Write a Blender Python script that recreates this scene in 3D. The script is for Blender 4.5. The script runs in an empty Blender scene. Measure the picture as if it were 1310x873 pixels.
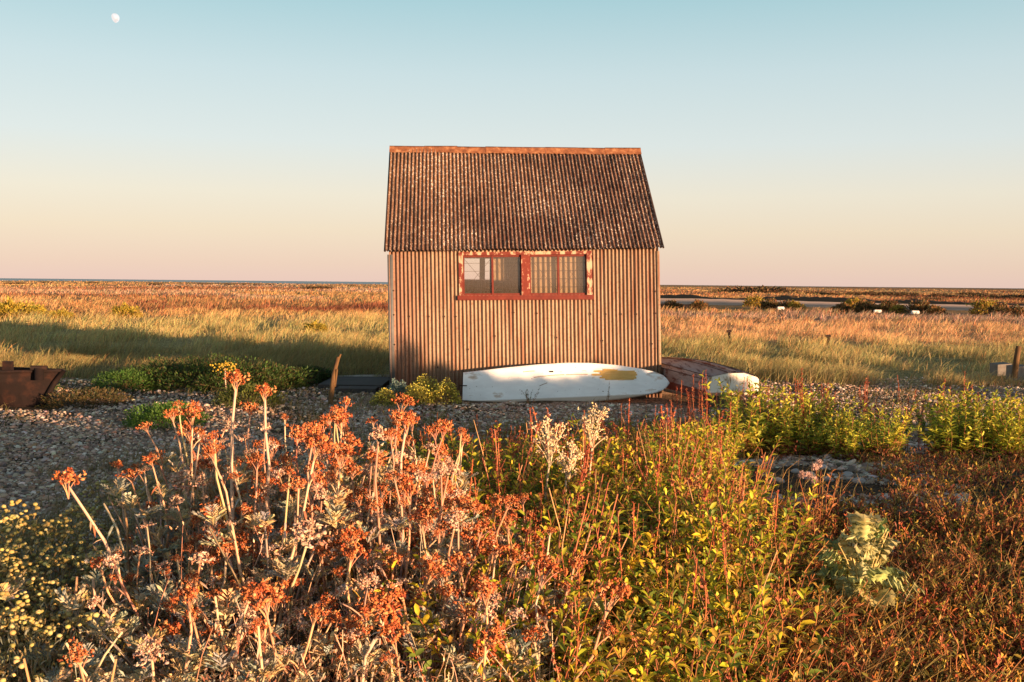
import bpy, math, random
import numpy as np
from mathutils import Vector, Matrix
R = math.radians
random.seed(7)
rng = np.random.default_rng(11)
scene = bpy.context.scene
COL = scene.collection

# ------------------------------------------------------------------ camera
CAM_Z = 2.1
cd = bpy.data.cameras.new("camera"); cam = bpy.data.objects.new("camera", cd); COL.objects.link(cam)
cd.sensor_width = 36.0; cd.lens = 35.0; cd.clip_start = 0.05; cd.clip_end = 30000
PITCH = R(3.34); ROLL = R(0.57)
cam.matrix_world = Matrix.Translation((0, 0, CAM_Z)) @ Matrix.Rotation(R(90) - PITCH, 4, 'X') @ Matrix.Rotation(ROLL, 4, 'Z')
scene.camera = cam
cd.dof.use_dof = False

# ------------------------------------------------------------------ sun and sky
SUN_AZ, SUN_EL = R(131), R(4.2)          # azimuth clockwise from +Y
sd = Vector((math.sin(SUN_AZ) * math.cos(SUN_EL), math.cos(SUN_AZ) * math.cos(SUN_EL), math.sin(SUN_EL)))
sl = bpy.data.lights.new("sun", 'SUN'); sun = bpy.data.objects.new("sun", sl); COL.objects.link(sun)
sl.energy = 5.0; sl.angle = R(0.8); sl.color = (1.0, 0.60, 0.33)
sun.rotation_euler = sd.to_track_quat('Z', 'Y').to_euler(); sun.location = (20, -20, 12)

world = bpy.data.worlds.new("World"); scene.world = world; world.use_nodes = True
nt = world.node_tree; bg = nt.nodes['Background']
sky = nt.nodes.new('ShaderNodeTexSky'); sky.sky_type = 'NISHITA'; sky.sun_disc = False
sky.sun_elevation = SUN_EL; sky.sun_rotation = SUN_AZ
SKY_S = 0.10
tc = nt.nodes.new('ShaderNodeTexCoord'); sep = nt.nodes.new('ShaderNodeSeparateXYZ')
nt.links.new(tc.outputs['Generated'], sep.inputs[0])
mr = nt.nodes.new('ShaderNodeMapRange'); mr.inputs[1].default_value = 0; mr.inputs[2].default_value = 0.5
nt.links.new(sep.outputs['Z'], mr.inputs[0])
def ramp(nt, stops, src, interp='LINEAR'):
    r = nt.nodes.new('ShaderNodeValToRGB'); cr = r.color_ramp; cr.interpolation = interp
    while len(cr.elements) > 1: cr.elements.remove(cr.elements[-1])
    cr.elements[0].position = stops[0][0]; cr.elements[0].color = tuple(stops[0][1]) + (1,)
    for p, c in stops[1:]:
        e = cr.elements.new(p); e.color = tuple(c) + (1,)
    if src is not None: nt.links.new(src, r.inputs[0])
    return r
EXPO = 1.5
def lin(r, g, b):
    f = lambda v: ((v / 255 + 0.055) / 1.055) ** 2.4 if v > 10 else v / 255 / 12.92
    return [f(r), f(g), f(b)]
k = 2 ** -EXPO
band = ramp(nt, [(0.0, [v * k for v in lin(238, 206, 192)]), (0.035, [v * k for v in lin(241, 213, 192)]),
                 (0.10, [v * k for v in lin(244, 226, 200)]), (0.17, [v * k for v in lin(242, 234, 215)]),
                 (0.27, [v * k for v in lin(225, 234, 232)]), (0.40, [v * k for v in lin(206, 226, 230)]),
                 (0.55, [v * k for v in lin(170, 210, 219)]), (0.72, [v * k for v in lin(95, 150, 172)]), (1.0, [v * k for v in lin(70, 110, 140)])], mr.outputs[0])
fac = ramp(nt, [(0.0, (.95,) * 3), (0.55, (.95,) * 3), (0.8, (0, 0, 0))], mr.outputs[0])
sc_ = nt.nodes.new('ShaderNodeVectorMath'); sc_.operation = 'SCALE'; sc_.inputs['Scale'].default_value = 1 / SKY_S
nt.links.new(band.outputs[0], sc_.inputs[0])
sc2 = nt.nodes.new('ShaderNodeVectorMath'); sc2.operation = 'SCALE'; sc2.inputs['Scale'].default_value = .6
nt.links.new(sky.outputs[0], sc2.inputs[0])
mx = nt.nodes.new('ShaderNodeMix'); mx.data_type = 'RGBA'
nt.links.new(fac.outputs[0], mx.inputs[0]); nt.links.new(sc2.outputs[0], mx.inputs[6]); nt.links.new(sc_.outputs[0], mx.inputs[7])
# the sky is a little brighter to the left of the hut and brighter behind the viewer to lift the shade
ax = nt.nodes.new('ShaderNodeMath'); ax.operation = 'MULTIPLY_ADD'; ax.inputs[1].default_value = -.06; ax.inputs[2].default_value = 1.0; nt.links.new(sep.outputs['X'], ax.inputs[0])
ay = nt.nodes.new('ShaderNodeMapRange'); ay.inputs[1].default_value = -.3; ay.inputs[2].default_value = .6; ay.inputs[3].default_value = 1.55; ay.inputs[4].default_value = 1; nt.links.new(sep.outputs['Y'], ay.inputs[0])
am = nt.nodes.new('ShaderNodeMath'); am.operation = 'MULTIPLY'; nt.links.new(ax.outputs[0], am.inputs[0]); nt.links.new(ay.outputs[0], am.inputs[1])
vs_ = nt.nodes.new('ShaderNodeVectorMath'); vs_.operation = 'SCALE'; nt.links.new(mx.outputs[2], vs_.inputs[0]); nt.links.new(am.outputs[0], vs_.inputs['Scale'])
nt.links.new(vs_.outputs[0], bg.inputs[0]); bg.inputs[1].default_value = SKY_S
scene.view_settings.view_transform = 'Standard'; scene.view_settings.look = 'None'
scene.view_settings.exposure = EXPO; scene.view_settings.gamma = 1
scene.view_settings.use_curve_mapping = False
scene.cycles.max_bounces = 6; scene.cycles.transparent_max_bounces = 12
scene.cycles.diffuse_bounces = 3; scene.cycles.glossy_bounces = 3; scene.cycles.transmission_bounces = 4
scene.cycles.caustics_reflective = False; scene.cycles.caustics_refractive = False

# ------------------------------------------------------------------ helpers
F = 1273.0
RM = np.array(cam.matrix_world.to_3x3())
def at(px, py, Y):
    """point at depth Y that the photo shows at pixel px, py (1310 x 873)"""
    d = RM @ np.array([(px - 655) / F, -(py - 436.5) / F, -1.0])
    t = Y / d[1]
    return np.array([d[0] * t, Y, CAM_Z + d[2] * t])
def ground_at(px, Y):
    x = (px - 655) / F * Y
    return np.array([x, Y, float(gz(x, Y))])

def _h(ix, iy, s):
    n = (ix.astype(np.int64) * 374761393 + iy.astype(np.int64) * 668265263 + s * 974634777) & 0x7fffffff
    n = ((n ^ (n >> 13)) * 1274126177) & 0x7fffffff
    return ((n ^ (n >> 16)) & 0xffff) / 65535.0
def noise(x, y, s=0):
    x = np.asarray(x, float); y = np.asarray(y, float)
    ix = np.floor(x); iy = np.floor(y); fx = x - ix; fy = y - iy
    fx = fx * fx * (3 - 2 * fx); fy = fy * fy * (3 - 2 * fy)
    ix = ix.astype(np.int64); iy = iy.astype(np.int64)
    a = _h(ix, iy, s); b = _h(ix + 1, iy, s); c = _h(ix, iy + 1, s); d = _h(ix + 1, iy + 1, s)
    return (a * (1 - fx) + b * fx) * (1 - fy) + (c * (1 - fx) + d * fx) * fy
def fbm(x, y, s=0, o=3):
    v = 0; a = .5; t = 0
    for i in range(o):
        v = v + a * noise(np.asarray(x) * 2 ** i, np.asarray(y) * 2 ** i, s + i); t += a; a *= .5
    return v / t
def ss(a, b, x):
    t = np.clip((np.asarray(x, float) - a) / (b - a), 0, 1); return t * t * (3 - 2 * t)
def gz(x, y):
    x = np.asarray(x, float); y = np.asarray(y, float); r = np.hypot(x, y)
    k = ss(-1.5, 2.0, x); y0 = 4.3 + 1.7 * k; y1 = 9.0 + 5.0 * k
    z = .68 * (1 - ss(0, 1, (y - y0) / (y1 - y0)))
    z = z + (fbm(x * .9, y * .9, 3) - .5) * .12
    z = z + (fbm(x * .07, y * .07, 9) - .5) * .35 * ss(24, 60, r)
    z = z + (fbm(x * .02, y * .008, 15) - .5) * .9 * ss(90, 300, r)
    # low shingle hummock left of the hut
    z = z + .16 * np.exp(-((x + 4.6) / 1.8) ** 2 - ((y - 15.5) / .9) ** 2)
    dc = np.where(x / np.maximum(np.abs(y), 1e-3) < 0.02, 830, 3600) + 60 * (fbm(x * .01, y * .01, 21) - .5)
    z = z - 8 * ss(1, 1.08, r / dc) * (y > 0)
    return z

def mat(name, attr=None, col=None, rough=.8, spec=.3, transl=0, var=None, metal=0):
    m = bpy.data.materials.new(name); m.use_nodes = True; n = m.node_tree; b = n.nodes['Principled BSDF']
    b.inputs['Roughness'].default_value = rough; b.inputs['Specular IOR Level'].default_value = spec
    b.inputs['Metallic'].default_value = metal
    if attr:
        a = n.nodes.new('ShaderNodeAttribute'); a.attribute_name = attr
        src = a.outputs['Color']
        n.links.new(src, b.inputs['Base Color'])
        if transl:
            t = n.nodes.new('ShaderNodeBsdfTranslucent'); n.links.new(src, t.inputs[0])
            x = n.nodes.new('ShaderNodeMixShader'); x.inputs[0].default_value = transl
            n.links.new(b.outputs[0], x.inputs[1]); n.links.new(t.outputs[0], x.inputs[2])
            n.links.new(x.outputs[0], n.nodes['Material Output'].inputs[0])
    else:
        b.inputs['Base Color'].default_value = (*(col or (1, 1, 1)), 1)
    return m
def noisy(m, stops, scale=(1, 1, 1), detail=6, rough_n=.6, s=4, bump=0, bscale=None):
    """procedural colour by noise in object space through a ramp"""
    n = m.node_tree; b = n.nodes['Principled BSDF']
    t = n.nodes.new('ShaderNodeTexCoord'); mp = n.nodes.new('ShaderNodeMapping'); mp.inputs['Scale'].default_value = scale
    n.links.new(t.outputs['Object'], mp.inputs[0])
    no = n.nodes.new('ShaderNodeTexNoise'); no.inputs['Scale'].default_value = s; no.inputs['Detail'].default_value = detail
    no.inputs['Roughness'].default_value = rough_n
    n.links.new(mp.outputs[0], no.inputs[0])
    r = ramp(n, stops, no.outputs[0]); n.links.new(r.outputs[0], b.inputs['Base Color'])
    if bump:
        bu = n.nodes.new('ShaderNodeBump'); bu.inputs['Strength'].default_value = bump; bu.inputs['Distance'].default_value = .01
        n.links.new(no.outputs[0], bu.inputs['Height']); n.links.new(bu.outputs[0], b.inputs['Normal'])
    return r, no, mp

class G:
    """collects geometry; numpy arrays of vertices, colours, quads and triangles"""
    def __init__(s): s.V = []; s.C = []; s.Q = []; s.T = []; s.n = 0
    def add(s, V, C, Q=None, T=None):
        V = np.asarray(V, float).reshape(-1, 3)
        C = np.broadcast_to(np.asarray(C, float), (len(V), 3)) if np.ndim(C) < 2 else np.asarray(C, float).reshape(-1, 3)
        s.V.append(V); s.C.append(C)
        if Q is not None and len(Q): s.Q.append(np.asarray(Q).reshape(-1, 4) + s.n)
        if T is not None and len(T): s.T.append(np.asarray(T).reshape(-1, 3) + s.n)
        s.n += len(V)
    def mesh(s, name, m, origin=(0, 0, 0), smooth=True):
        V = np.concatenate(s.V) - np.asarray(origin); C = np.concatenate(s.C)
        me = bpy.data.meshes.new(name); me.vertices.add(len(V)); me.vertices.foreach_set('co', V.ravel())
        Q = np.concatenate(s.Q) if s.Q else np.zeros((0, 4), int); T = np.concatenate(s.T) if s.T else np.zeros((0, 3), int)
        li = np.concatenate([Q.ravel(), T.ravel()]).astype(np.int32)
        me.loops.add(len(li)); me.loops.foreach_set('vertex_index', li)
        me.polygons.add(len(Q) + len(T))
        st = np.concatenate([np.arange(len(Q)) * 4, len(Q) * 4 + np.arange(len(T)) * 3]).astype(np.int32)
        me.polygons.foreach_set('loop_start', st)
        me.update(calc_edges=True)
        me.polygons.foreach_set('use_smooth', np.full(len(Q) + len(T), smooth))
        a = me.color_attributes.new('Col', 'FLOAT_COLOR', 'POINT')
        a.data.foreach_set('color', np.concatenate([C, np.ones((len(C), 1))], 1).ravel().astype(np.float32))
        me.materials.append(m); me.validate()
        return me
    # ---- shapes
    def box(s, a, b, col=(1, 1, 1)):
        a = np.asarray(a, float); b = np.asarray(b, float)
        V = [[(a, b)[i][0], (a, b)[j][1], (a, b)[l][2]] for i in (0, 1) for j in (0, 1) for l in (0, 1)]
        s.add(V, col, [(0, 1, 3, 2), (4, 6, 7, 5), (0, 4, 5, 1), (2, 3, 7, 6), (0, 2, 6, 4), (1, 5, 7, 3)])
    def hexa(s, P, col=(1, 1, 1)):           # 8 corners ordered like box
        s.add(P, col, [(0, 1, 3, 2), (4, 6, 7, 5), (0, 4, 5, 1), (2, 3, 7, 6), (0, 2, 6, 4), (1, 5, 7, 3)])
    def grid(s, P, col=(1, 1, 1), keep=None):     # P (n, m, 3)
        P = np.asarray(P); n, m = P.shape[:2]
        i, j = np.meshgrid(np.arange(n - 1), np.arange(m - 1), indexing='ij')
        if keep is not None: i, j = i[keep], j[keep]
        i = i.ravel(); j = j.ravel()
        Q = np.stack([i * m + j, i * m + j + 1, (i + 1) * m + j + 1, (i + 1) * m + j], 1)
        s.add(P.reshape(-1, 3), col, Q)
    def tubes(s, P, rad, col, sides=5, cap=True):      # P (N,K,3) rad (N,K) col (3) or (N,3) or (N,K,3)
        P = np.asarray(P, float); N, K = P.shape[:2]; rad = np.broadcast_to(rad, (N, K))
        T = np.gradient(P, axis=1); T /= np.linalg.norm(T, axis=2, keepdims=True) + 1e-9
        up = np.where(np.abs(T[..., 2:3]) > .9, [1., 0, 0], [0., 0, 1.])
        A = np.cross(T, up); A /= np.linalg.norm(A, axis=2, keepdims=True) + 1e-9; B = np.cross(T, A)
        th = np.arange(sides) / sides * 2 * math.pi
        V = P[:, :, None] + rad[..., None, None] * (np.cos(th)[:, None] * A[:, :, None] + np.sin(th)[:, None] * B[:, :, None])
        col = np.asarray(col, float)
        if col.ndim == 1: col = np.broadcast_to(col, (N, K, 3))
        elif col.ndim == 2: col = np.broadcast_to(col[:, None], (N, K, 3))
        C = np.broadcast_to(col[:, :, None], V.shape)
        n_, k_, s_ = np.meshgrid(np.arange(N), np.arange(K - 1), np.arange(sides), indexing='ij')
        b = (n_ * K + k_) * sides; s2 = (s_ + 1) % sides
        Q = np.stack([b + s_, b + s2, b + sides + s2, b + sides + s_], -1).reshape(-1, 4)
        TT = []
        if cap:
            for e in (0, K - 1):
                base = (np.arange(N) * K + e) * sides
                for j in range(1, sides - 1): TT.append(np.stack([base, base + j, base + j + 1], 1))
            TT = np.concatenate(TT)
        s.add(V.reshape(-1, 3), C.reshape(-1, 3), Q, TT if cap else None)
    def leaves(s, P, D, L, W, col, bend=.3, fold=.25, tip=None):     # lanceolate folded leaves
        P = np.asarray(P, float).reshape(-1, 3); N = len(P); D = np.asarray(D, float).reshape(-1, 3)
        D = D / (np.linalg.norm(D, axis=1, keepdims=True) + 1e-9)
        L = np.broadcast_to(L, N)[:, None, None]; W = np.broadcast_to(W, N)[:, None, None]
        up = np.array([0, 0, 1.]) + rng.normal(0, .35, (N, 3))
        S = np.cross(D, up); S /= np.linalg.norm(S, axis=1, keepdims=True) + 1e-9
        U = np.cross(S, D)
        u = np.array([0, .3, .68, 1.])[None, :, None]; w = np.array([.12, .85, .8, .03])[None, :, None]
        c = P[:, None] + D[:, None] * L * u - np.array([0, 0, 1.]) * L * bend * u * u
        l = c + S[:, None] * W * w + U[:, None] * W * w * fold * 1.5
        r = c - S[:, None] * W * w + U[:, None] * W * w * fold * 1.5
        V = np.stack([l, c, r], 2).reshape(-1, 3)
        col = np.broadcast_to(np.asarray(col, float), (N, 3)); tc_ = col if tip is None else np.broadcast_to(tip, (N, 3))
        C = (col[:, None, None] * (1 - u[..., None]) + tc_[:, None, None] * u[..., None]) * np.ones((N, 4, 3, 1))
        b = (np.arange(N) * 12)[:, None, None]; k = np.arange(3)[None, :, None] * 3; j = np.arange(2)[None, None]
        o = b + k + j
        Q = np.stack([o, o + 1, o + 4, o + 3], -1).reshape(-1, 4)
        s.add(V, C.reshape(-1, 3), Q)
    def chips(s, P, D, L, W, col):              # small four-point leaflets bent at the middle
        P = np.asarray(P, float).reshape(-1, 3); N = len(P); D = np.asarray(D, float).reshape(-1, 3)
        D = D / (np.linalg.norm(D, axis=1, keepdims=True) + 1e-9)
        L = np.broadcast_to(L, N)[:, None]; W = np.broadcast_to(W, N)[:, None]
        S = np.cross(D, np.array([0, 0, 1.]) + rng.normal(0, .5, (N, 3))); S /= np.linalg.norm(S, axis=1, keepdims=True) + 1e-9
        U = np.cross(S, D)
        m = P + D * L * .6
        V = np.stack([P, m + S * W + U * W * .5, P + D * L, m - S * W + U * W * .5], 1).reshape(-1, 3)
        C = np.repeat(np.broadcast_to(np.asarray(col, float), (N, 3)), 4, 0)
        b = np.arange(N) * 4
        s.add(V, C, None, np.concatenate([np.stack([b, b + 1, b + 2], 1), np.stack([b, b + 2, b + 3], 1)]))
    def blobs(s, P, rad, col, squash=1.0, jit=.12):
        P = np.asarray(P, float).reshape(-1, 3); N = len(P)
        iv, it = ICO; rad = np.broadcast_to(rad, N)
        V = iv[None] * (rad[:, None, None]) * (1 + rng.normal(0, jit, (N, 12, 1))); V[..., 2] *= squash
        a = rng.uniform(0, 6.28, N); ca, sa = np.cos(a)[:, None], np.sin(a)[:, None]
        V = np.stack([V[..., 0] * ca - V[..., 1] * sa, V[..., 0] * sa + V[..., 1] * ca, V[..., 2]], -1) + P[:, None]
        C = np.repeat(np.broadcast_to(np.asarray(col, float), (N, 3)), 12, 0)
        s.add(V.reshape(-1, 3), C, None, (it[None] + (np.arange(N) * 12)[:, None, None]).reshape(-1, 3))
    def blades(s, P, H, W, lean, col, az=None, tipcol=None):   # grass blades: quad + triangle
        P = np.asarray(P, float).reshape(-1, 3); N = len(P); H = np.broadcast_to(H, N)[:, None]; W = np.broadcast_to(W, N)[:, None]
        a = rng.uniform(0, math.pi, N); S = np.stack([np.cos(a), np.sin(a), 0 * a], 1)
        lean = np.asarray(lean, float)
        m = P + lean * H * .35 + np.array([0, 0, .55]) * H
        t = P + lean * H * 1.1 + np.array([0, 0, .95]) * H
        V = np.stack([P - S * W, P + S * W, m + S * W * .8, m - S * W * .8, t], 1)
        col = np.broadcast_to(col, (N, 3)); tp = col if tipcol is None else np.broadcast_to(tipcol, (N, 3))
        C = np.stack([col, col, (col + tp) / 2, (col + tp) / 2, tp], 1)
        b = np.arange(N) * 5
        s.add(V.reshape(-1, 3), C.reshape(-1, 3), np.stack([b, b + 1, b + 2, b + 3], 1), np.stack([b + 3, b + 2, b + 4], 1))
_g = (1 + 5 ** .5) / 2
_iv = np.array([(-1, _g, 0), (1, _g, 0), (-1, -_g, 0), (1, -_g, 0), (0, -1, _g), (0, 1, _g), (0, -1, -_g), (0, 1, -_g), (_g, 0, -1), (_g, 0, 1), (-_g, 0, -1), (-_g, 0, 1)]) / math.hypot(1, _g)
ICO = (_iv, np.array([(0, 11, 5), (0, 5, 1), (0, 1, 7), (0, 7, 10), (0, 10, 11), (1, 5, 9), (5, 11, 4), (11, 10, 2), (10, 7, 6), (7, 1, 8), (3, 9, 4), (3, 4, 2), (3, 2, 6), (3, 6, 8), (3, 8, 9), (4, 9, 5), (2, 4, 11), (6, 2, 10), (8, 6, 7), (9, 8, 1)]))

def props(o, label=None, cat=None, group=None, kind=None):
    if label: o['label'] = label
    if cat: o['category'] = cat
    if group: o['group'] = group
    if kind: o['kind'] = kind
    return o
def link(name, me, parent=None):
    o = bpy.data.objects.new(name, me); COL.objects.link(o)
    if parent is not None: o.parent = parent
    return o
def thing(name, label, cat, loc=(0, 0, 0), group=None):
    o = bpy.data.objects.new(name, None); COL.objects.link(o); o.location = [float(v) for v in loc]; o.empty_display_size = .1
    return props(o, label, cat, group)
def wloc(o):
    v = np.array(o.location)
    return v if o.parent is None else v + wloc(o.parent)
def part(name, g, m, parent, smooth=True, label=None):      # geometry in world coordinates, things are unrotated
    o = link(name, g.mesh(name, m, wloc(parent), smooth), parent)
    if label: o['label'] = label
    return o
def solo(name, g, m, label, cat, origin, group=None, smooth=True, kind=None):
    o = link(name, g.mesh(name, m, origin, smooth)); o.location = [float(v) for v in origin]
    return props(o, label, cat, group, kind)
def copy_tree(src, loc=None, rz=0, sc=1, label=None, group=None, parent=None):
    c = src.copy(); COL.objects.link(c)
    if parent is not None: c.parent = parent
    for ch in src.children: copy_tree(ch, parent=c)
    if loc is not None:
        c.location = [float(v) for v in loc]; c.rotation_euler = (0, 0, rz); c.scale = (sc, sc, sc)
    if label: c['label'] = label
    if group: c['group'] = group
    return c

M_leaf = mat('leaf', attr='Col', rough=.55, spec=.3, transl=.3)
M_stem = mat('stem', attr='Col', rough=.7, spec=.2)
M_silver = mat('silver_leaf', attr='Col', rough=.85, spec=.15, transl=.12)
M_grass = mat('grass', attr='Col', rough=.7, spec=.15, transl=.3)
M_stone = mat('pebble', attr='Col', rough=.75, spec=.3)

# ------------------------------------------------------------------ ground colours
def ground_col(x, y):
    x = np.asarray(x, float); y = np.asarray(y, float)
    n1 = fbm(x * .5, y * .5, 31)[..., None]; n2 = fbm(x * .06, y * .10 / (1 + np.maximum(y, 0) * .01), 37)[..., None]
    n3 = fbm(x * .012, y * .03 / (1 + np.maximum(y, 0) * .006), 41, 2)[..., None]
    yy = (y * (1 + .25 * (fbm(x * .05, y * .02, 51) - .5)))[..., None]; q = (x / np.maximum(y, 1))[..., None]
    C = lambda *c: np.array(c, float)
    shing = C(.29, .215, .165) * (.75 + .5 * n1); earth = C(.10, .075, .05)
    olive = C(.33, .28, .12) * (.8 + .4 * n1); straw = C(.42, .28, .125) * (.8 + .4 * n2)
    rust = C(.19, .075, .042); ochre = C(.36, .22, .10); green = C(.12, .12, .05); pink = C(.36, .24, .17)
    red = C(.16, .07, .035)
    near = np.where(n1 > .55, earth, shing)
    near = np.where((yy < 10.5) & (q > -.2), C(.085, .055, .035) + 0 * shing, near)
    # left
    lf = near * 1.0
    lf = np.where(yy > 21, olive * (.62 + .38 * ss(26, 36, yy)), lf)  # near left grass painted darker in place of the shade it lacks
    lf = lf * (1 - ss(50, 58, yy)) + ss(50, 58, yy) * np.where(n2 > .52, straw, ochre)
    rr = ss(66, 72, yy) * (1 - ss(96, 108, yy)) * ss(-.42, -.36, q) * (.35 + .65 * (n2 > .38))
    lf = lf * (1 - rr) + rust * rr
    far = np.where(n3 > .60, rust * 1.2, np.where(n3 > .52, pink, np.where(n3 > .40, ochre, straw)))
    t = ss(104, 118, yy); lf = lf * (1 - t) + t * (far * .75 + straw * .25)
    # right
    rt = near * 1.0
    rt = rt * (1 - ss(20, 23, yy)) + ss(20, 23, yy) * olive
    t = ss(33, 38, yy); rt = rt * (1 - t) + t * np.where(n2 > .42, straw * C(1.05, .95, 1.1), pink)
    t = ss(72, 82, yy); rt = rt * (1 - t) + t * np.where(n2 > .55, red, ochre)
    farr = np.where(n3 > .62, red * 1.1, np.where(n3 > .5, ochre, np.where(n3 > .4, C(.36, .19, .09), straw * .85)))
    t = ss(135, 150, yy); rt = rt * (1 - t) + t * farr
    k = ss(-.03, .05, q)
    return np.clip(lf * (1 - k) + rt * k, 0, 1)

# ------------------------------------------------------------------ setting: ground, road, sea
def make_ground():
    rr = np.concatenate([np.linspace(.0, 3, 13)[1:], np.geomspace(3.15, 30, 170), np.geomspace(30.8, 3800, 190)])
    a = np.concatenate([np.linspace(R(-38), R(38), 420), np.linspace(R(38), R(322), 160)[1:-1]])
    A, RR = np.meshgrid(a, rr)                       # azimuth from +Y clockwise
    X = RR * np.sin(A); Y = RR * np.cos(A); Z = gz(X, Y)
    n, m = X.shape; P = np.stack([X, Y, Z], -1)
    g = G(); P2 = np.concatenate([P, P[:, :1]], 1)
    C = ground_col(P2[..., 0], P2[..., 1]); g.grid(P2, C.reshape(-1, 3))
    g.add([[0, 0, float(gz(0, 0))]] + [list(P[0, j]) for j in range(m)], (.08, .06, .04), None,
          [(0, 1 + j, 1 + (j + 1) % m) for j in range(m)])
    mt = mat('shingle_ground', attr='Col', rough=.95, spec=.1); nn = mt.node_tree; b = nn.nodes['Principled BSDF']
    t = nn.nodes.new('ShaderNodeTexCoord')
    v = nn.nodes.new('ShaderNodeTexVoronoi'); v.inputs['Scale'].default_value = 26; nn.links.new(t.outputs['Object'], v.inputs[0])
    no = nn.nodes.new('ShaderNodeTexNoise'); no.inputs['Scale'].default_value = 3; no.inputs['Detail'].default_value = 10; nn.links.new(t.outputs['Object'], no.inputs[0])
    hs = nn.nodes.new('ShaderNodeSeparateColor'); nn.links.new(v.outputs['Color'], hs.inputs[0])
    r1 = ramp(nn, [(0, (.35, .33, .32)), (.5, (.9, .85, .8)), (.85, (1.2, 1.15, 1.1)), (1, (2.2, 2.1, 2.0))], hs.outputs[0])
    mu = nn.nodes.new('ShaderNodeMix'); mu.data_type = 'RGBA'; mu.blend_type = 'MULTIPLY'; mu.inputs[0].default_value = 1
    at_ = [q for q in nn.nodes if q.type == 'ATTRIBUTE'][0]
    nn.links.new(at_.outputs['Color'], mu.inputs[6]); nn.links.new(r1.outputs[0], mu.inputs[7])
    nn.links.new(mu.outputs[2], b.inputs['Base Color'])
    bu = nn.nodes.new('ShaderNodeBump'); bu.inputs['Distance'].default_value = .03; bu.inputs['Strength'].default_value = .8; bu.invert = True
    nn.links.new(v.outputs['Distance'], bu.inputs['Height']); nn.links.new(bu.outputs[0], b.inputs['Normal'])
    o = link('ground', g.mesh('ground', mt)); props(o, kind='structure')
make_ground()

def make_sea():
    g = G(); n = 40
    X, Y = np.meshgrid(np.linspace(-9000, 9000, n), np.linspace(600, 12000, n))
    g.grid(np.stack([X, Y, 0 * X - 2.6], -1), (.05, .1, .13))
    m = mat('sea_water', col=(.03, .075, .10), rough=.35, spec=.4)
    noisy(m, [(0, (.03, .07, .10)), (1, (.06, .12, .15))], (1, 4, 1), 6, .6, .02)
    props(link('sea', g.mesh('sea', m)), kind='structure')
make_sea()

def on_ground(px, py):            # ray from the camera to the plain z = 0
    d = RM @ np.array([(px - 655) / F, -(py - 436.5) / F, -1.0]); t = -CAM_Z / d[2]
    return np.array([d[0] * t, d[1] * t, 0])
def make_road():
    g = G(); rows = []
    for i in range(60):
        px = 700 + i * 14
        near = on_ground(px, 388.3 + (px - 840) * .0262); far = on_ground(px, 383.2 + (px - 840) * .0285)
        rows.append([near + [0, 0, -.3], near + [0, 0, .22], far + [0, 0, .26], far + [0, 0, -.3]])
    P = np.array(rows); 
    for k in range(4): P[:, k, 2] += gz(P[:, 1, 0], P[:, 1, 1])
    g.grid(P, (.3, .25, .22))
    m = mat('road_surface', col=(.2, .18, .17), rough=.9); noisy(m, [(0, (.34, .25, .20)), (1, (.48, .36, .30))], s=.5, bump=.1)
    props(link('road', g.mesh('road', m)), kind='structure')
    # low earth bank along the far side
    g = G(); r2 = []
    for i in range(240):
        px = 700 + i * 3.5
        f = on_ground(px, 383.2 + (px - 840) * .0285) + [0, 0, float(gz(*on_ground(px, 383.2 + (px - 840) * .0285)[:2]))]
        h = .1 + .35 * float(noise(i * .13, 0, 5)) + .15 * float(noise(i * .9, 3, 6))
        r2.append([f + [0, .2, -.2], f + [0, .6, .2 + h * .8], f + [0, 1.4, .3 + h], f + [0, 4, -.3]])
    g.grid(np.array(r2), (.085, .055, .035))
    props(link('road_bank', g.mesh('road_bank', mat('bank_earth', attr='Col', rough=.95))), kind='structure')
make_road()

# ------------------------------------------------------------------ the hut
BL, BR = at(501, 511, 18.30), at(845, 513, 18.56); TL, TR = at(497.5, 319, 18.30), at(841.5, 315, 18.56)
BL[2] = min(BL[2], -.06)
TL[2] += .10; TR[2] += .10
def wallf(u, v, d=0):
    """point on the front wall: u to the right, v up, d metres out towards the viewer"""
    u = np.asarray(u, float); v = np.asarray(v, float)
    P = (1 - u)[..., None] * ((1 - v)[..., None] * BL + v[..., None] * TL) + u[..., None] * ((1 - v)[..., None] * BR + v[..., None] * TR)
    return P + np.asarray(d, float)[..., None] * NF
NF = np.cross(BR - BL, TL - BL); NF /= np.linalg.norm(NF)          # outward normal (towards the camera)
if NF[1] > 0: NF = -NF
def wu(px): return (px - 497.5) / 343.7
VTOP = 1.0
def pv(px, py):                       # v for a pixel on the wall plane
    d = RM @ np.array([(px - 655) / F, -(py - 436.5) / F, -1.0]); c = np.array([0, 0, CAM_Z])
    t = np.dot(BL - c, NF) / np.dot(d, NF); p = c + d * t
    e = np.array(BR - BL); h = np.array(TL - BL)
    A = np.stack([e, h, NF], 1); r = np.linalg.solve(A, p - BL)
    u, v = r[0], r[1]
    for _ in range(8):
        q = (1 - u) * ((1 - v) * BL + v * TL) + u * ((1 - v) * BR + v * TR)
        dr = np.linalg.solve(A, p - q); u += dr[0]; v += dr[1]
    return u, v
DEPTH = 4.25
BACK = np.array([-.045 * DEPTH, DEPTH, 0])
shed = thing('corrugated_shed', 'weathered corrugated iron hut with rusty pitched roof and red framed windows', 'shed', (BL + BR) / 2 * [1, 1, 0] + BACK / 2)

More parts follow.
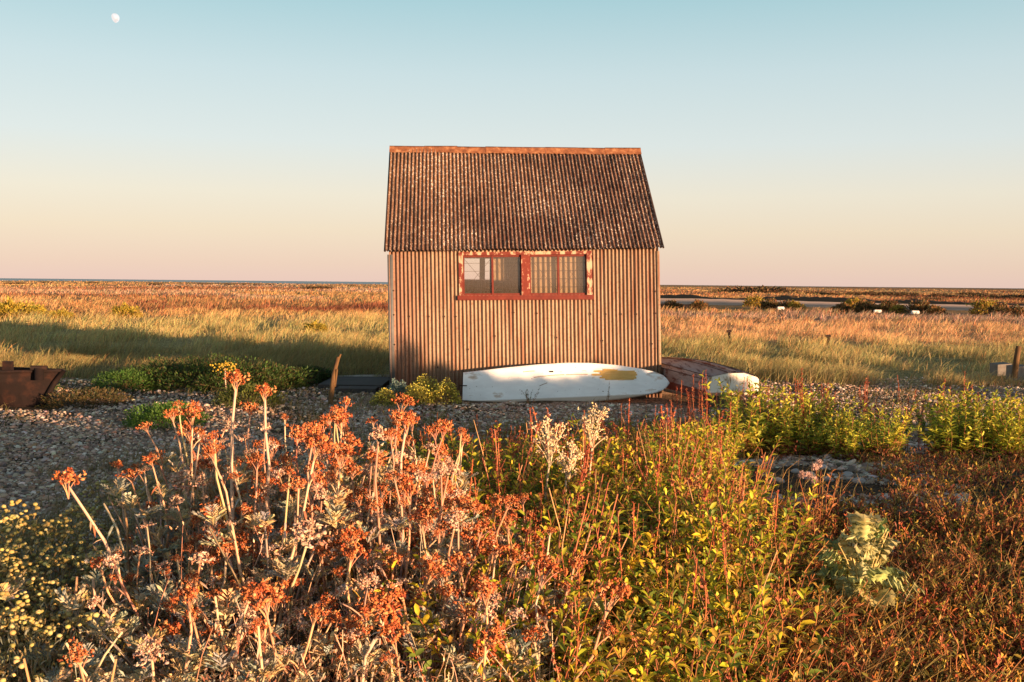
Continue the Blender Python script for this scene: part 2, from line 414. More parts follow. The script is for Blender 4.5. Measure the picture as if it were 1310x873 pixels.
M_wall = mat('weathered_corrugated_wall', rough=.62, spec=.3)
n = M_wall.node_tree; b = n.nodes['Principled BSDF']
r, no, mp = noisy(M_wall, [(.2, (.19, .105, .065)), (.42, (.27, .187, .125)), (.62, (.335, .24, .165)), (.8, (.20, .105, .06))], (5, 5, .7), 8, .65, 2.2)
no2 = n.nodes.new('ShaderNodeTexNoise'); no2.inputs['Scale'].default_value = 26; no2.inputs['Detail'].default_value = 6
t = n.nodes.new('ShaderNodeTexCoord'); n.links.new(t.outputs['Object'], no2.inputs[0])
r2 = ramp(n, [(.5, (0, 0, 0)), (.72, (1, 1, 1))], no2.outputs[0])
mx = n.nodes.new('ShaderNodeMix'); mx.data_type = 'RGBA'; mx.inputs[7].default_value = (.17, .07, .035, 1)
m2 = n.nodes.new('ShaderNodeMath'); m2.operation = 'MULTIPLY'; m2.inputs[1].default_value = .75; n.links.new(r2.outputs[0], m2.inputs[0])
n.links.new(m2.outputs[0], mx.inputs[0]); n.links.new(r.outputs[0], mx.inputs[6])
# unevenly darker brown towards the ground, and rust streaks down from fixings
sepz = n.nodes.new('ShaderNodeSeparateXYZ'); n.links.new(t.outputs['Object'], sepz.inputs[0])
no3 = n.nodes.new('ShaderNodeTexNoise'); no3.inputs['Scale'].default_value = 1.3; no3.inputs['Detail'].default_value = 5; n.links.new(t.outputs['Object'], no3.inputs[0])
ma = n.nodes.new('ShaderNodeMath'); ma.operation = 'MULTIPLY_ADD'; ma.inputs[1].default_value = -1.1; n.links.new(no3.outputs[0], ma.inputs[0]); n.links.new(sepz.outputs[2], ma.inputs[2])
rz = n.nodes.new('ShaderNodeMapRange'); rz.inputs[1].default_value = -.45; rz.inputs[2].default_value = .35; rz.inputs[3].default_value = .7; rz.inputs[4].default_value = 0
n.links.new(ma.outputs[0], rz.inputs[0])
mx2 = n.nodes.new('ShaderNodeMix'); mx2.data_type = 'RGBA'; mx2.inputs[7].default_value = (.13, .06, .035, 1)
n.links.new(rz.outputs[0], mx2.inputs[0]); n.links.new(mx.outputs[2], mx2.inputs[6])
att = n.nodes.new('ShaderNodeAttribute'); att.attribute_name = 'Col'; mm = n.nodes.new('ShaderNodeMix'); mm.data_type = 'RGBA'; mm.blend_type = 'MULTIPLY'; mm.inputs[0].default_value = 1
# thin rust runs down the sheets
stn = n.nodes.new('ShaderNodeTexNoise'); stn.inputs['Scale'].default_value = 9; stn.inputs['Detail'].default_value = 4; mps = n.nodes.new('ShaderNodeMapping'); mps.inputs['Scale'].default_value = (1.6, 1, .09)
n.links.new(t.outputs['Object'], mps.inputs[0]); n.links.new(mps.outputs[0], stn.inputs[0]); rs = ramp(n, [(.52, (0, 0, 0)), (.66, (.75, .75, .75))], stn.outputs[0])
mx6 = n.nodes.new('ShaderNodeMix'); mx6.data_type = 'RGBA'; mx6.inputs[7].default_value = (.20, .085, .045, 1); n.links.new(rs.outputs[0], mx6.inputs[0]); n.links.new(mx2.outputs[2], mx6.inputs[6])
n.links.new(mx6.outputs[2], mm.inputs[6]); n.links.new(att.outputs['Color'], mm.inputs[7]); n.links.new(mm.outputs[2], b.inputs['Base Color'])

NC, AMP = 70, .0180
def corr(P0f, u, phase=0): return AMP * np.cos(2 * math.pi * (NC * u) + phase)
# window opening in wall coordinates
(uL, vT), (uR, vT2) = pv(586, 322.5), pv(758, 321.5); _, vB = pv(586, 379); _, vB2 = pv(758, 376.5)
vB = (vB + vB2) / 2; vT = min(.985, (vT + vT2) / 2)
us = np.linspace(0, 1, NC * 12 + 1)
for w_ in (uL, uR): us[np.argmin(abs(us - w_))] = w_
vs = np.array(sorted([0, .12, .25, .4, .55, vB, (vB + vT) / 2, vT, 1.0]))
U, V = np.meshgrid(us, vs)
bow = .012 * (noise(U * 6, V * 3, 71) - .5) * np.sin(V * math.pi)
P = wallf(U, V, corr(None, U) + bow)
keep = ~((U[:-1, :-1] >= uL - 1e-6) & (U[:-1, 1:] <= uR + 1e-6) & (V[:-1, :-1] >= vB - 1e-6) & (V[1:, :-1] <= vT + 1e-6))
sheet = np.floor(U * 8.75 + .02); tone = .86 + .26 * _h(sheet.astype(int), (V > .55).astype(int), 4); redd = 1 - .35 * ss(.16, .02, U) - .12 * ss(.85, 1, U)
P = P + NF * (.006 * (np.mod(U * 8.75 + .02, 1) < .06))[..., None]
SC = np.stack([tone * (1 - (1 - redd) * .6), tone * redd, tone * redd], -1).reshape(-1, 3)
g = G(); g.grid(P, SC, keep); part('front_wall', g, M_wall, shed)

# plain side, back walls and floor (corrugated too, closing the box)
EL, ER = at(493.2, 321.3, 18.14), at(847.8, 316.6, 18.38)          # eave corners
RL, RR_ = at(500.3, 191.5, 20.28), at(817.5, 194.5, 20.48)         # ridge corners
mid = (EL[2] + ER[2]) / 2
BEL = RL + (RL - EL) * [-.2, 1, -1]; BER = RR_ + (RR_ - ER) * [-.2, 1, -1]
BEL[0] = RL[0] - .12 - .1; BER[0] = RR_[0] + .05
for side, b0, t0, e0, r0, be in (('L', BL, TL, EL, RL, BEL), ('R', BR, TR, ER, RR_, BER)):
    g = G(); sgn = -1 if side == 'L' else 1
    nn_ = 56 * 8 + 1; s_ = np.linspace(0, 1, nn_)
    off = .011 * np.cos(s_ * 56 * 2 * math.pi)
    y = b0[1] + .02 + s_ * (BACK[1] - .04); x = b0[0] + sgn * -.015 + s_ * BACK[0] + off
    top = np.where(y < r0[1], t0[2] + (y - b0[1]) / (r0[1] - b0[1]) * (r0[2] - .1 - t0[2]), r0[2] - .1 - (y - r0[1]) / (b0[1] + BACK[1] - r0[1]) * (r0[2] - .1 - t0[2]))
    lean = (t0[0] - b0[0]) / (t0[2] - b0[2])
    lo = np.stack([x, y, 0 * y - .1], 1); hi = np.stack([x + lean * top, y, top], 1)
    g.grid(np.stack([lo, hi]), (1, 1, 1)); part('side_wall', g, M_wall, shed)
g = G(); u_ = np.linspace(0, 1, 70 * 6 + 1)
bw0, bw1 = at(594, 358, 22.5), at(626, 331, 22.5)
def backrow(z, ua, ub):
    uu = u_[(u_ >= ua) & (u_ <= ub)]
    p = BL + BACK + uu[:, None] * (BR - BL); p = p + np.array([0, 1, 0]) * (.01 * np.cos(uu * 70 * 6.2832))[:, None]; p[:, 2] = z; return p
bx = lambda X: (X - (BL + BACK)[0]) / (BR - BL)[0]
ua, ub = bx(bw0[0]), bx(bw1[0]); ztop = TL[2] + .02
for a_, b_, z0, z1 in ((0, ua, -.1, ztop), (ub, 1, -.1, ztop), (ua - .002, ub + .002, -.1, bw0[2]), (ua - .002, ub + .002, bw1[2], ztop)):
    g.grid(np.stack([backrow(z0, a_, b_), backrow(z1, a_, b_)]), (1, 1, 1))
part('back_wall', g, M_wall, shed)
g = G(); f0 = BL + [.03, .03, 0]; g.box([BL[0] + .05, BL[1] + .08, -.02], [BR[0] - .3, BR[1] + DEPTH - .35, .06])
M_int = mat('interior_board', col=(.16, .1, .06), rough=.8); noisy(M_int, [(.3, (.10, .06, .035)), (.7, (.2, .13, .08))], (1, 6, 1), s=3)
part('floor_boards', g, M_int, shed)

# roof slopes
M_roof = mat('rusty_roof_sheet', rough=.8, spec=.2)
n = M_roof.node_tree; b = n.nodes['Principled BSDF']; t = n.nodes.new('ShaderNodeTexCoord')
big = n.nodes.new('ShaderNodeTexNoise'); big.inputs['Scale'].default_value = .9; big.inputs['Detail'].default_value = 5
fine = n.nodes.new('ShaderNodeTexNoise'); fine.inputs['Scale'].default_value = 16; fine.inputs['Detail'].default_value = 8; fine.inputs['Roughness'].default_value = .75
lich = n.nodes.new('ShaderNodeTexNoise'); lich.inputs['Scale'].default_value = 30; lich.inputs['Detail'].default_value = 5
stk = n.nodes.new('ShaderNodeTexNoise'); stk.inputs['Scale'].default_value = 3; stk.inputs['Detail'].default_value = 6
mp = n.nodes.new('ShaderNodeMapping'); mp.inputs['Scale'].default_value = (6, .6, .6); n.links.new(t.outputs['Object'], mp.inputs[0])
for q in (big, fine, lich): n.links.new(t.outputs['Object'], q.inputs[0])
n.links.new(mp.outputs[0], stk.inputs[0])
ad = n.nodes.new('ShaderNodeMath'); ad.operation = 'MULTIPLY_ADD'; ad.inputs[1].default_value = .5; n.links.new(fine.outputs[0], ad.inputs[0])
h_ = n.nodes.new('ShaderNodeMath'); h_.operation = 'MULTIPLY'; h_.inputs[1].default_value = .5; n.links.new(stk.outputs[0], h_.inputs[0]); n.links.new(h_.outputs[0], ad.inputs[2])
r = ramp(n, [(.36, (.02, .015, .014)), (.45, (.055, .028, .02)), (.53, (.12, .06, .04)), (.62, (.20, .115, .08)), (.72, (.32, .22, .16))], ad.outputs[0])
# paler, more orange towards the upper left, by object position
sx = n.nodes.new('ShaderNodeSeparateXYZ'); n.links.new(t.outputs['Object'], sx.inputs[0])
m1 = n.nodes.new('ShaderNodeMath'); m1.operation = 'MULTIPLY_ADD'; m1.inputs[1].default_value = -.13; m1.inputs[2].default_value = -.16; n.links.new(sx.outputs[0], m1.inputs[0])
m2 = n.nodes.new('ShaderNodeMath'); m2.operation = 'MULTIPLY_ADD'; m2.inputs[1].default_value = .19; n.links.new(sx.outputs[2], m2.inputs[0]); n.links.new(m1.outputs[0], m2.inputs[2])
m3 = n.nodes.new('ShaderNodeMath'); m3.operation = 'MULTIPLY_ADD'; m3.inputs[1].default_value = 1.6; n.links.new(big.outputs[0], m3.inputs[0]); n.links.new(m2.outputs[0], m3.inputs[2])

mrr = n.nodes.new('ShaderNodeMapRange'); mrr.inputs[1].default_value = 1.15; mrr.inputs[2].default_value = 1.95; mrr.inputs[3].default_value = 0; mrr.inputs[4].default_value = .55; n.links.new(m3.outputs[0], mrr.inputs[0])

mx = n.nodes.new('ShaderNodeMix'); mx.data_type = 'RGBA'; mx.inputs[7].default_value = (.28, .16, .09, 1)
n.links.new(mrr.outputs[0], mx.inputs[0]); n.links.new(r.outputs[0], mx.inputs[6])
lm = ramp(n, [(.56, (0, 0, 0)), (.63, (1, 1, 1))], lich.outputs[0])
mx3 = n.nodes.new('ShaderNodeMix'); mx3.data_type = 'RGBA'; mx3.inputs[7].default_value = (.6, .52, .45, 1)
lp = n.nodes.new('ShaderNodeMapRange'); lp.inputs[1].default_value = .42; lp.inputs[2].default_value = .58; lp.inputs[3].default_value = .4; lp.inputs[4].default_value = 1; n.links.new(big.outputs[0], lp.inputs[0])
lq = n.nodes.new('ShaderNodeMath'); lq.operation = 'MULTIPLY'; n.links.new(lm.outputs[0], lq.inputs[0]); n.links.new(lp.outputs[0], lq.inputs[1]); n.links.new(lq.outputs[0], mx3.inputs[0]); n.links.new(mx.outputs[2], mx3.inputs[6]); n.links.new(mx3.outputs[2], b.inputs['Base Color'])
bu = n.nodes.new('ShaderNodeBump'); bu.inputs['Distance'].default_value = .006; bu.inputs['Strength'].default_value = .6; n.links.new(fine.outputs[0], bu.inputs['Height']); n.links.new(bu.outputs[0], b.inputs['Normal'])

def slope(e0, e1, r0, r1, nrow=26, nc=68):
    u = np.linspace(0, 1, nc * 12 + 1); v = np.linspace(0, 1, nrow); U, V = np.meshgrid(u, v)
    P = (1 - U)[..., None] * ((1 - V)[..., None] * e0 + V[..., None] * r0) + U[..., None] * ((1 - V)[..., None] * e1 + V[..., None] * r1)
    N = np.cross(e1 - e0, r0 - e0); N /= np.linalg.norm(N); N = N if N[2] > 0 else -N
    d = .0175 * np.cos(2 * math.pi * nc * U) + .03 * (noise(U * 5, V * 3, 77) - .5) + .006 * (noise(U * 8.7, V * .9, 79) > .5)
    # second course of sheets laps over the first
    d = d + .008 * (V > .52)
    ragged = (V == 0) * .02 * (noise(np.floor(U * 8) * 1.7, 0 * U, 80) - .5)
    P = P + N * d[..., None] + (r0 - e0) / np.linalg.norm(r0 - e0) * ragged[..., None]
    return P, N
g = G(); Pf, NFR = slope(EL, ER, RL, RR_); g.grid(Pf); g.grid(Pf - NFR * .006); part('roof_front', g, M_roof, shed)
g = G(); Pb, NB = slope(BEL, BER, RL, RR_, 6); g.grid(Pb); part('roof_back', g, M_roof, shed)
# ridge capping: eight lapped lengths
M_ridge = mat('ridge_rust', rough=.85); noisy(M_ridge, [(.3, (.10, .04, .02)), (.5, (.24, .09, .04)), (.62, (.36, .17, .08)), (.75, (.5, .38, .27))], (1, 1, 1), 8, .7, 7, bump=.6)
dn = (EL - RL) / np.linalg.norm(EL - RL); dnb = (BEL - RL) / np.linalg.norm(BEL - RL)
edges = [-.006, .145, .265, .39, .51, .63, .75, .872, 1.006]
for i in range(8):
    a_, b_ = edges[i] - (.012 if i else 0), edges[i + 1]
    g = G(); rows = []
    tilt = random.uniform(-.006, .006); lift = .004 * (i % 2)
    for s_ in np.linspace(a_, b_, 16):
        c = RL * (1 - s_) + RR_ * s_ + np.array([0, 0, .03 + lift + tilt * (s_ - a_) / (b_ - a_)])
        ln = .150 + .012 * math.cos(2 * math.pi * 68 * s_) + random.uniform(-.004, .004)
        rows.append([c + dn * ln + NFR * .012, c + dn * .06 + NFR * .014, c + dn * .03 + [0, 0, .03], c + [0, 0, .045], c + dnb * .03 + [0, 0, .03], c + dnb * .17])
    Pq = np.array(rows); g.grid(Pq); g.grid(Pq - [0, 0, .008]); part('ridge_cap', g, M_ridge, shed)
# verge flashing along both gable edges, tar-dark
M_dark = mat('dark_flashing', col=(.06, .035, .028), rough=.7)
for e0, r0, be, sg in ((EL, RL, BEL, -1), (ER, RR_, BER, 1)):
    g = G()
    for a_, b_, N_ in ((e0, r0, NFR), (be, r0, NB)):
        w_ = np.array([sg * .012, 0, 0]); g.tubes(np.array([[a_ + w_ - N_ * .01, (a_ + b_) / 2 + w_ - N_ * .01, b_ + w_ - N_ * .005]]), .02, (1, 1, 1), 6)
    part('verge_trim', g, M_dark, shed)
# corner flashings: dark angle iron left, pale strip right
def wbox(g, u0, u1, v0, v1, d0, d1, col=(1, 1, 1)):
    g.hexa([wallf(np.float64(u), np.float64(v), d) for u in (u0, u1) for d in (d0, d1) for v in (v0, v1)], col)
M_cornL = mat('corner_lead', rough=.6); noisy(M_cornL, [(.3, (.07, .08, .09)), (.7, (.12, .12, .12))], s=5)
g = G(); wbox(g, -.003, .0135, 0, .93, -.05, .018); wbox(g, -.006, .001, 0, .93, -.12, .02); part('corner_flashing', g, M_cornL, shed)
g = G(); wbox(g, .9925, 1.004, 0, .935, -.05, .02); part('corner_flashing', g, M_wall, shed)
# fixings
M_nail = mat('nail_rust', col=(.035, .02, .015), rough=.6)
nail0 = None
spots = [(504, 403), (523, 405), (548, 405), (567, 405), (586, 405), (658, 400), (687, 401), (757, 402), (777, 402), (795, 402), (813, 402), (836, 401),
         (635, 430), (711, 432), (836, 373), (504, 372), (836, 440), (506, 441), (600, 447), (770, 436), (730, 468), (560, 470)]
for i, (px, py) in enumerate(spots):
    u, v = pv(px, py); u = round(u * NC) / NC; c = wallf(np.float64(u), np.float64(v), AMP)
    if i == 0:
        g = G(); g.blobs([[0, 0, 0]], .010, (1, 1, 1), jit=.02); g.tubes([[[0, 0.01, 0], [0, -.006, 0]]], .015, (1, 1, 1), 8)
        nm = g.mesh('nail_head', M_nail)
    o = link('nail_head', nm, shed); o.location = list(c - wloc(shed))

# window: frame > sill, mullion, glazing bars, panes, wires
M_red = mat('flaking_red_paint', rough=.6)
r, no, mp = noisy(M_red, [(.36, (.13, .018, .01)), (.55, (.18, .028, .015)), (.60, (.5, .3, .2)), (.75, (.6, .42, .3))], (1, 1, .55), 8, .7, 13)
M_pale = mat('pale_flaking_paint', rough=.6)
noisy(M_pale, [(.4, (.5, .36, .25)), (.48, (.4, .26, .17)), (.51, (.15, .025, .015)), (.7, (.13, .02, .012))], (1, 1, .5), 8, .7, 11)
M_redp = mat('dark_red_paint', rough=.55); noisy(M_redp, [(.3, (.10, .014, .009)), (.7, (.165, .026, .015))], s=8)
M_glass = bpy.data.materials.new('thin_glass'); M_glass.use_nodes = True; n = M_glass.node_tree
for q in list(n.nodes):
    if q.type == 'BSDF_PRINCIPLED': n.nodes.remove(q)
tr = n.nodes.new('ShaderNodeBsdfTransparent'); tr.inputs[0].default_value = (.95, .93, .9, 1); gl = n.nodes.new('ShaderNodeBsdfGlossy'); gl.inputs['Roughness'].default_value = .06
lw = n.nodes.new('ShaderNodeLayerWeight'); lw.inputs[0].default_value = .5
pw = n.nodes.new('ShaderNodeMath'); pw.operation = 'POWER'; pw.inputs[1].default_value = 4; n.links.new(lw.outputs['Facing'], pw.inputs[0])
fz = n.nodes.new('ShaderNodeMath'); fz.operation = 'MULTIPLY_ADD'; fz.inputs[1].default_value = .8; fz.inputs[2].default_value = .05; n.links.new(pw.outputs[0], fz.inputs[0])
df = n.nodes.new('ShaderNodeBsdfDiffuse'); df.inputs[0].default_value = (.5, .4, .3, 1)      # dusty
x1 = n.nodes.new('ShaderNodeMixShader'); x2 = n.nodes.new('ShaderNodeMixShader'); x2.inputs[0].default_value = .05
n.links.new(fz.outputs[0], x1.inputs[0]); n.links.new(tr.outputs[0], x1.inputs[1]); n.links.new(gl.outputs[0], x1.inputs[2])
n.links.new(x1.outputs[0], x2.inputs[1]); n.links.new(df.outputs[0], x2.inputs[2]); n.links.new(x2.outputs[0], n.nodes['Material Output'].inputs[0])
def wpx(px): return pv(px, 350)[0]
u0, u1, uA, uB, um0, um1 = wpx(587), wpx(757.5), wpx(592.5), wpx(750.5), wpx(667), wpx(677.5)
vt, vb = vT, vB; vti, vbi = vt - .020, vb + .012
g = G(); wbox(g, u0, u1, vti, vt, -.06, .035); wbox(g, u0, uA, vb, vti - .0005, -.06, .03); wbox(g, uB, u1, vb, vti - .0005, -.06, .03)
frame = part('window_frame', g, M_pale, shed, smooth=False)
g = G(); wbox(g, um0, um1, vb, vti - .001, -.06, .026); part('mullion', g, M_red, frame, smooth=False)
g = G(); wbox(g, u0 - .006, u1 + .004, vb - .030, vb - .0008, -.06, .06); part('window_sill', g, M_redp, frame, smooth=False)
for a_, b_ in ((uA, um0), (um1, uB)):
    mid_ = (a_ + b_) / 2 + .001; hw = .0035
    g = G(); wbox(g, mid_ - hw, mid_ + hw, vb, vti - .001, -.05, -.005); part('glazing_bar', g, M_redp, frame, smooth=False)
    g = G()
    for q in ((a_ + .0005, a_ + .0045), (b_ - .0045, b_ - .0005)): wbox(g, q[0], q[1], vb, vti - .001, -.055, -.012)
    wbox(g, a_ + .005, b_ - .005, vti - .014, vti - .001, -.055, -.012); wbox(g, a_ + .005, b_ - .005, vb, vb + .012, -.055, -.012)
    part('sash', g, M_redp, frame, smooth=False)
    for p0, p1 in ((a_ + .003, mid_ - hw), (mid_ + hw, b_ - .003)):
        g = G(); wbox(g, p0, p1, vb + .004, vti - .004, -.037, -.033); part('pane', g, M_glass, frame, smooth=False)
        g = G(); q = []
        W_ = lambda u, v: wallf(np.float64(u), np.float64(v), -.046)
        h = vti - vb
        for k in (.2, .4, .6, .8): q.append([W_(p0, vb + h * k), W_(p1, vb + h * k)])
        q.append([W_(p0, vb + h * .1), W_(p1, vb + h * .92)]); q.append([W_(p0, vb + h * .92), W_(p1, vb + h * .1)])
        g.tubes(np.array(q), .0035, (1, 1, 1), 4); part('pane_wire', g, M_nail, frame)
# curtains hanging just inside
M_cloth = mat('tan_curtain', rough=.9); noisy(M_cloth, [(.3, (.22, .16, .10)), (.7, (.30, .22, .145))], (1, 1, .3), s=4)
for a_, b_, vv0, vv1, dd in ((wpx(632), wpx(648), .76, .95, -.3), (wpx(678), wpx(713), .68, .955, -.12), (wpx(716), wpx(752), .67, .955, -.15)):
    uu = np.linspace(a_, b_, 60); vv = np.linspace(vv0, vv1, 5); U, V = np.meshgrid(uu, vv)
    g = G(); g.grid(wallf(U, V, dd + .022 * np.sin(U * 330) + .02 * noise(U * 60, V * 3, 5))); part('curtain', g, M_cloth, shed)
# back window glass bar
g = G(); xm = at(617, 345, 22.45)[0]; g.box([xm - .06, 22.42, bw0[2]], [xm + .06, 22.50, bw1[2]]); part('back_window_post', g, M_int, shed)
# roof timbers and a lining board inside
g = G()
for s_ in (.12, .34, .47, .62, .85):
    a_ = TL * (1 - s_) + TR * s_ + [0, .12, -.02]; b_ = a_ + BACK * .93
    g.box([a_[0] - .03, a_[1], a_[2] - .12], [a_[0] + .03, b_[1], a_[2] - .02])
part('tie_beam', g, M_int, shed)

# things inside, seen through the left window
M_wood = mat('workshop_wood', col=(.2, .12, .07), rough=.7); noisy(M_wood, [(.3, (.07, .045, .03)), (.7, (.14, .09, .06))], (8, 1, 1), s=3)
t = thing('workbench', 'long wooden workbench seen through the left window of the hut', 'table', (-.7, 20.9, .06))
zt = 1.92
g = G(); g.box([-1.9, 20.4, zt - .06], [.2, 21.3, zt]); part('bench_top', g, M_wood, t, False)
for x_, y_ in ((-1.85, 20.45), (-1.85, 21.2), (.1, 20.45), (.1, 21.2)):
    g = G(); g.box([x_, y_, .06], [x_ + .08, y_ + .08, zt - .06]); part('leg', g, M_wood, t, False)
t = thing('wooden_chair', 'dark chair back silhouetted behind the second window pane', 'chair', (-.32, 20.0, .06))
sx_, sy_ = -.36, 19.9
g = G(); g.box([sx_ - .21, sy_, 1.55], [sx_ + .21, sy_ + .4, 1.6]); part('seat', g, M_dark, t, False)
g = G()
for xx in (-.2, .16): g.box([sx_ + xx, sy_ + .36, 1.6], [sx_ + xx + .04, sy_ + .4, 2.12])
g.box([sx_ - .155, sy_ + .365, 1.95], [sx_ + .155, sy_ + .39, 2.1]); part('backrest', g, M_dark, t, False)
for xx in (-.2, .16):
    for yy in (.01, .35): g = G(); g.box([sx_ + xx, sy_ + yy, .06], [sx_ + xx + .04, sy_ + yy + .04, 1.55]); part('leg', g, M_dark, t, False)

# ------------------------------------------------------------------ sailboard leaning on the hut
def make_board():
    n = 90; s_ = np.sin(np.linspace(0, math.pi / 2, n)) ** 1.0 * .35 + np.linspace(0, 1, n) * .65; s_ = 1 - (1 - s_) ** 1.25
    # edges traced as lengths: bottom edge and top edge along the board, tail left, nose right
    top = np.interp(s_, [0, .08, .2, .35, .5, .62, .75, .86, .93, .975, 1], [477, 474.6, 470.8, 466.7, 464.3, 464.5, 467.3, 471.8, 476.0, 481.0, 489.5])
    bot = np.interp(s_, [0, .08, .2, .35, .5, .62, .75, .86, .93, .975, 1], [515, 515.3, 516, 516.3, 515.8, 514.5, 511.5, 507, 503.0, 498.5, 490.5])
    for _ in range(3):
        top[2:-2] = (top[1:-3] + 2 * top[2:-2] + top[3:-1]) / 4; bot[2:-2] = (bot[1:-3] + 2 * bot[2:-2] + bot[3:-1]) / 4
    px = 592.3 + (856.5 - 592.3) * s_
    base_y, top_y = 17.55, 17.98
    rows = []; k = 28; a = np.linspace(0, 2 * math.pi, k, endpoint=False)
    for i in range(n):
        Yb, Yt = 17.60 + .1 * s_[i], 17.95 + .1 * s_[i]
        m_ = (top[i] + bot[i]) / 2; f = lambda py: (py - 464) / 52
        pT = at(px[i], top[i], Yb * f(top[i]) + Yt * (1 - f(top[i]))); pB = at(px[i], bot[i], Yb * f(bot[i]) + Yt * (1 - f(bot[i])))
        c = (pT + pB) / 2; h = (pT - pB) / 2; hl = np.linalg.norm(h); hd = UPD; nrm = NRMB
        th = .055 * (1 - .55 * s_[i] ** 4) * (1 if hl > .06 else hl / .06)
        cs, sn = np.cos(a), np.sin(a)
        e = .55
        rows.append(c + hd * (hl * np.sign(cs) * np.abs(cs) ** .8)[:, None] + nrm * (th * np.sign(sn) * np.abs(sn) ** .5)[:, None] + nrm * .10 * s_[i] ** 3 * 0)
    P = np.array(rows); return P
UPD = at(700, 464, 17.95) - at(700, 516, 17.60); UPD[0] = 0; UPD /= np.linalg.norm(UPD); NRMB = np.cross(UPD, [1, 0, 0]); NRMB /= np.linalg.norm(NRMB)
if NRMB[1] > 0: NRMB = -NRMB
PB = make_board(); borg = np.array([at(724, 516, 17.6)[0], 17.6, 0.0])
board = thing('sailboard', 'long scuffed white sailboard on its edge against the hut wall', 'sailboard', borg)
g = G(); P2 = np.concatenate([PB, PB[:, :1]], 1); g.grid(P2)
n_, k_ = PB.shape[:2]
for e, fl in ((0, 1), (n_ - 1, 0)):
    g.add(np.concatenate([PB[e], PB[e].mean(0, keepdims=True)]), (1, 1, 1), None, [(i, (i + 1) % k_, k_) for i in range(k_)])
M_board = mat('scuffed_white_board', rough=.45, spec=.4)
n = M_board.node_tree; b = n.nodes['Principled BSDF']; t = n.nodes.new('ShaderNodeTexCoord')
no = n.nodes.new('ShaderNodeTexNoise'); no.inputs['Scale'].default_value = 2.2; no.inputs['Detail'].default_value = 9; no.inputs['Roughness'].default_value = .6
mp = n.nodes.new('ShaderNodeMapping'); mp.inputs['Scale'].default_value = (1, 1, 3); n.links.new(t.outputs['Object'], mp.inputs[0]); n.links.new(mp.outputs[0], no.inputs[0])
r = ramp(n, [(.3, (.80, .78, .77)), (.6, (.92, .91, .90)), (.68, (.62, .5, .42)), (.75, (.4, .28, .2))], no.outputs[0])
no4 = n.nodes.new('ShaderNodeTexNoise'); no4.inputs['Scale'].default_value = 30; no4.inputs['Detail'].default_value = 3; n.links.new(t.outputs['Object'], no4.inputs[0])
r4 = ramp(n, [(.70, (0, 0, 0)), (.74, (1, 1, 1))], no4.outputs[0])
mx = n.nodes.new('ShaderNodeMix'); mx.data_type = 'RGBA'; mx.inputs[7].default_value = (.2, .14, .1, 1)
n.links.new(r4.outputs[0], mx.inputs[0]); n.links.new(r.outputs[0], mx.inputs[6])
# beige band along the lower edge paints in the curved rail's shading
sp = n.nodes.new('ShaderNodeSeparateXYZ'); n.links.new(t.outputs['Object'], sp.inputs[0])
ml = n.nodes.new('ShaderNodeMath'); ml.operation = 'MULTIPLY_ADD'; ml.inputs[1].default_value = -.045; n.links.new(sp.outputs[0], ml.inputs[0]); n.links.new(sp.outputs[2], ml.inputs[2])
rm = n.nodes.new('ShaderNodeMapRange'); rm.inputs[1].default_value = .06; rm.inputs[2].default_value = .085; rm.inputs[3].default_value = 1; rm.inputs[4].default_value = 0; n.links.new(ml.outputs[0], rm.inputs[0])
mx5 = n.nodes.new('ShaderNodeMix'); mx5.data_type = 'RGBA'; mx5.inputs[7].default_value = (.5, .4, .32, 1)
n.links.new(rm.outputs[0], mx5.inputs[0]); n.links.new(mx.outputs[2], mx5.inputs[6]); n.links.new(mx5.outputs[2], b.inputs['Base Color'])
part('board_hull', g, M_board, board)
def on_board(px, py, d=.004):                     # point on the board's face
    c = (PB[:, 0] + PB[:, k_ // 2]) / 2
    i = int(np.argmin(np.abs([655 + F * q[0] / q[1] - px for q in c])))
    d0 = RM @ np.array([(px - 655) / F, -(py - 436.5) / F, -1.0]); cc = np.array([0, 0, CAM_Z])
    pl = c[i] + NRMB * (.055 + d); t_ = np.dot(pl - cc, NRMB) / np.dot(d0, NRMB); return cc + d0 * t_
g = G(); rows = []
lefts = [(772, 473), (760, 475), (768, 477.3), (757, 479.5), (770, 481.5), (767, 483.2), (774, 485)]
rights = [(790, 474), (812, 475.5), (814, 477.2), (815, 479.5), (813, 481.5), (814, 483.5), (811, 485)]
for (xa, ya), (xb, yb) in zip(lefts, rights):
    g.grid(np.array([[on_board(xa + (xb - xa) * q, ya + (yb - ya) * q + e + .35 * float(noise(q * 9, ya, 3)) * (1 if e > 0 else -1), .0035 + .0004 * (int(ya * 2) % 3)) for q in np.linspace(0, 1, 14)] for e in (-.95, .95)]))
M_patch = mat('ochre_resin', col=(.42, .25, .07), rough=.6); noisy(M_patch, [(.3, (.55, .32, .09)), (.7, (.68, .43, .14))], (1, 1, 5), s=6)
part('repair_patch', g, M_patch, board)
g = G(); c = on_board(705.5, 475.5, .004); g.box(c - [.035, .006, .014], c + [.035, .006, .014])
part('mast_foot_slot', g, M_nail, board, False)
g = G(); c = on_board(595, 493.5, .01); g.box(c - [.10, .006, .008], c + [.035, .006, .008]); part('foot_strap', g, M_nail, board, False)
for q in (((683, 483), (700, 481)), ((700, 481), (722, 479.5)), ((724, 479.6), (752, 479)), ((670, 476), (684, 474.8)), ((690, 494), (700, 490))):
    g = G(); g.tubes(np.array([[on_board(*q[0], .002), on_board((q[0][0] + q[1][0]) / 2, (q[0][1] + q[1][1]) / 2 - .3, .002), on_board(*q[1], .002)]]), .006, (1, 1, 1), 5)
    part('scrape', g, mat('scrape_brown', col=(.3, .2, .14)), board)

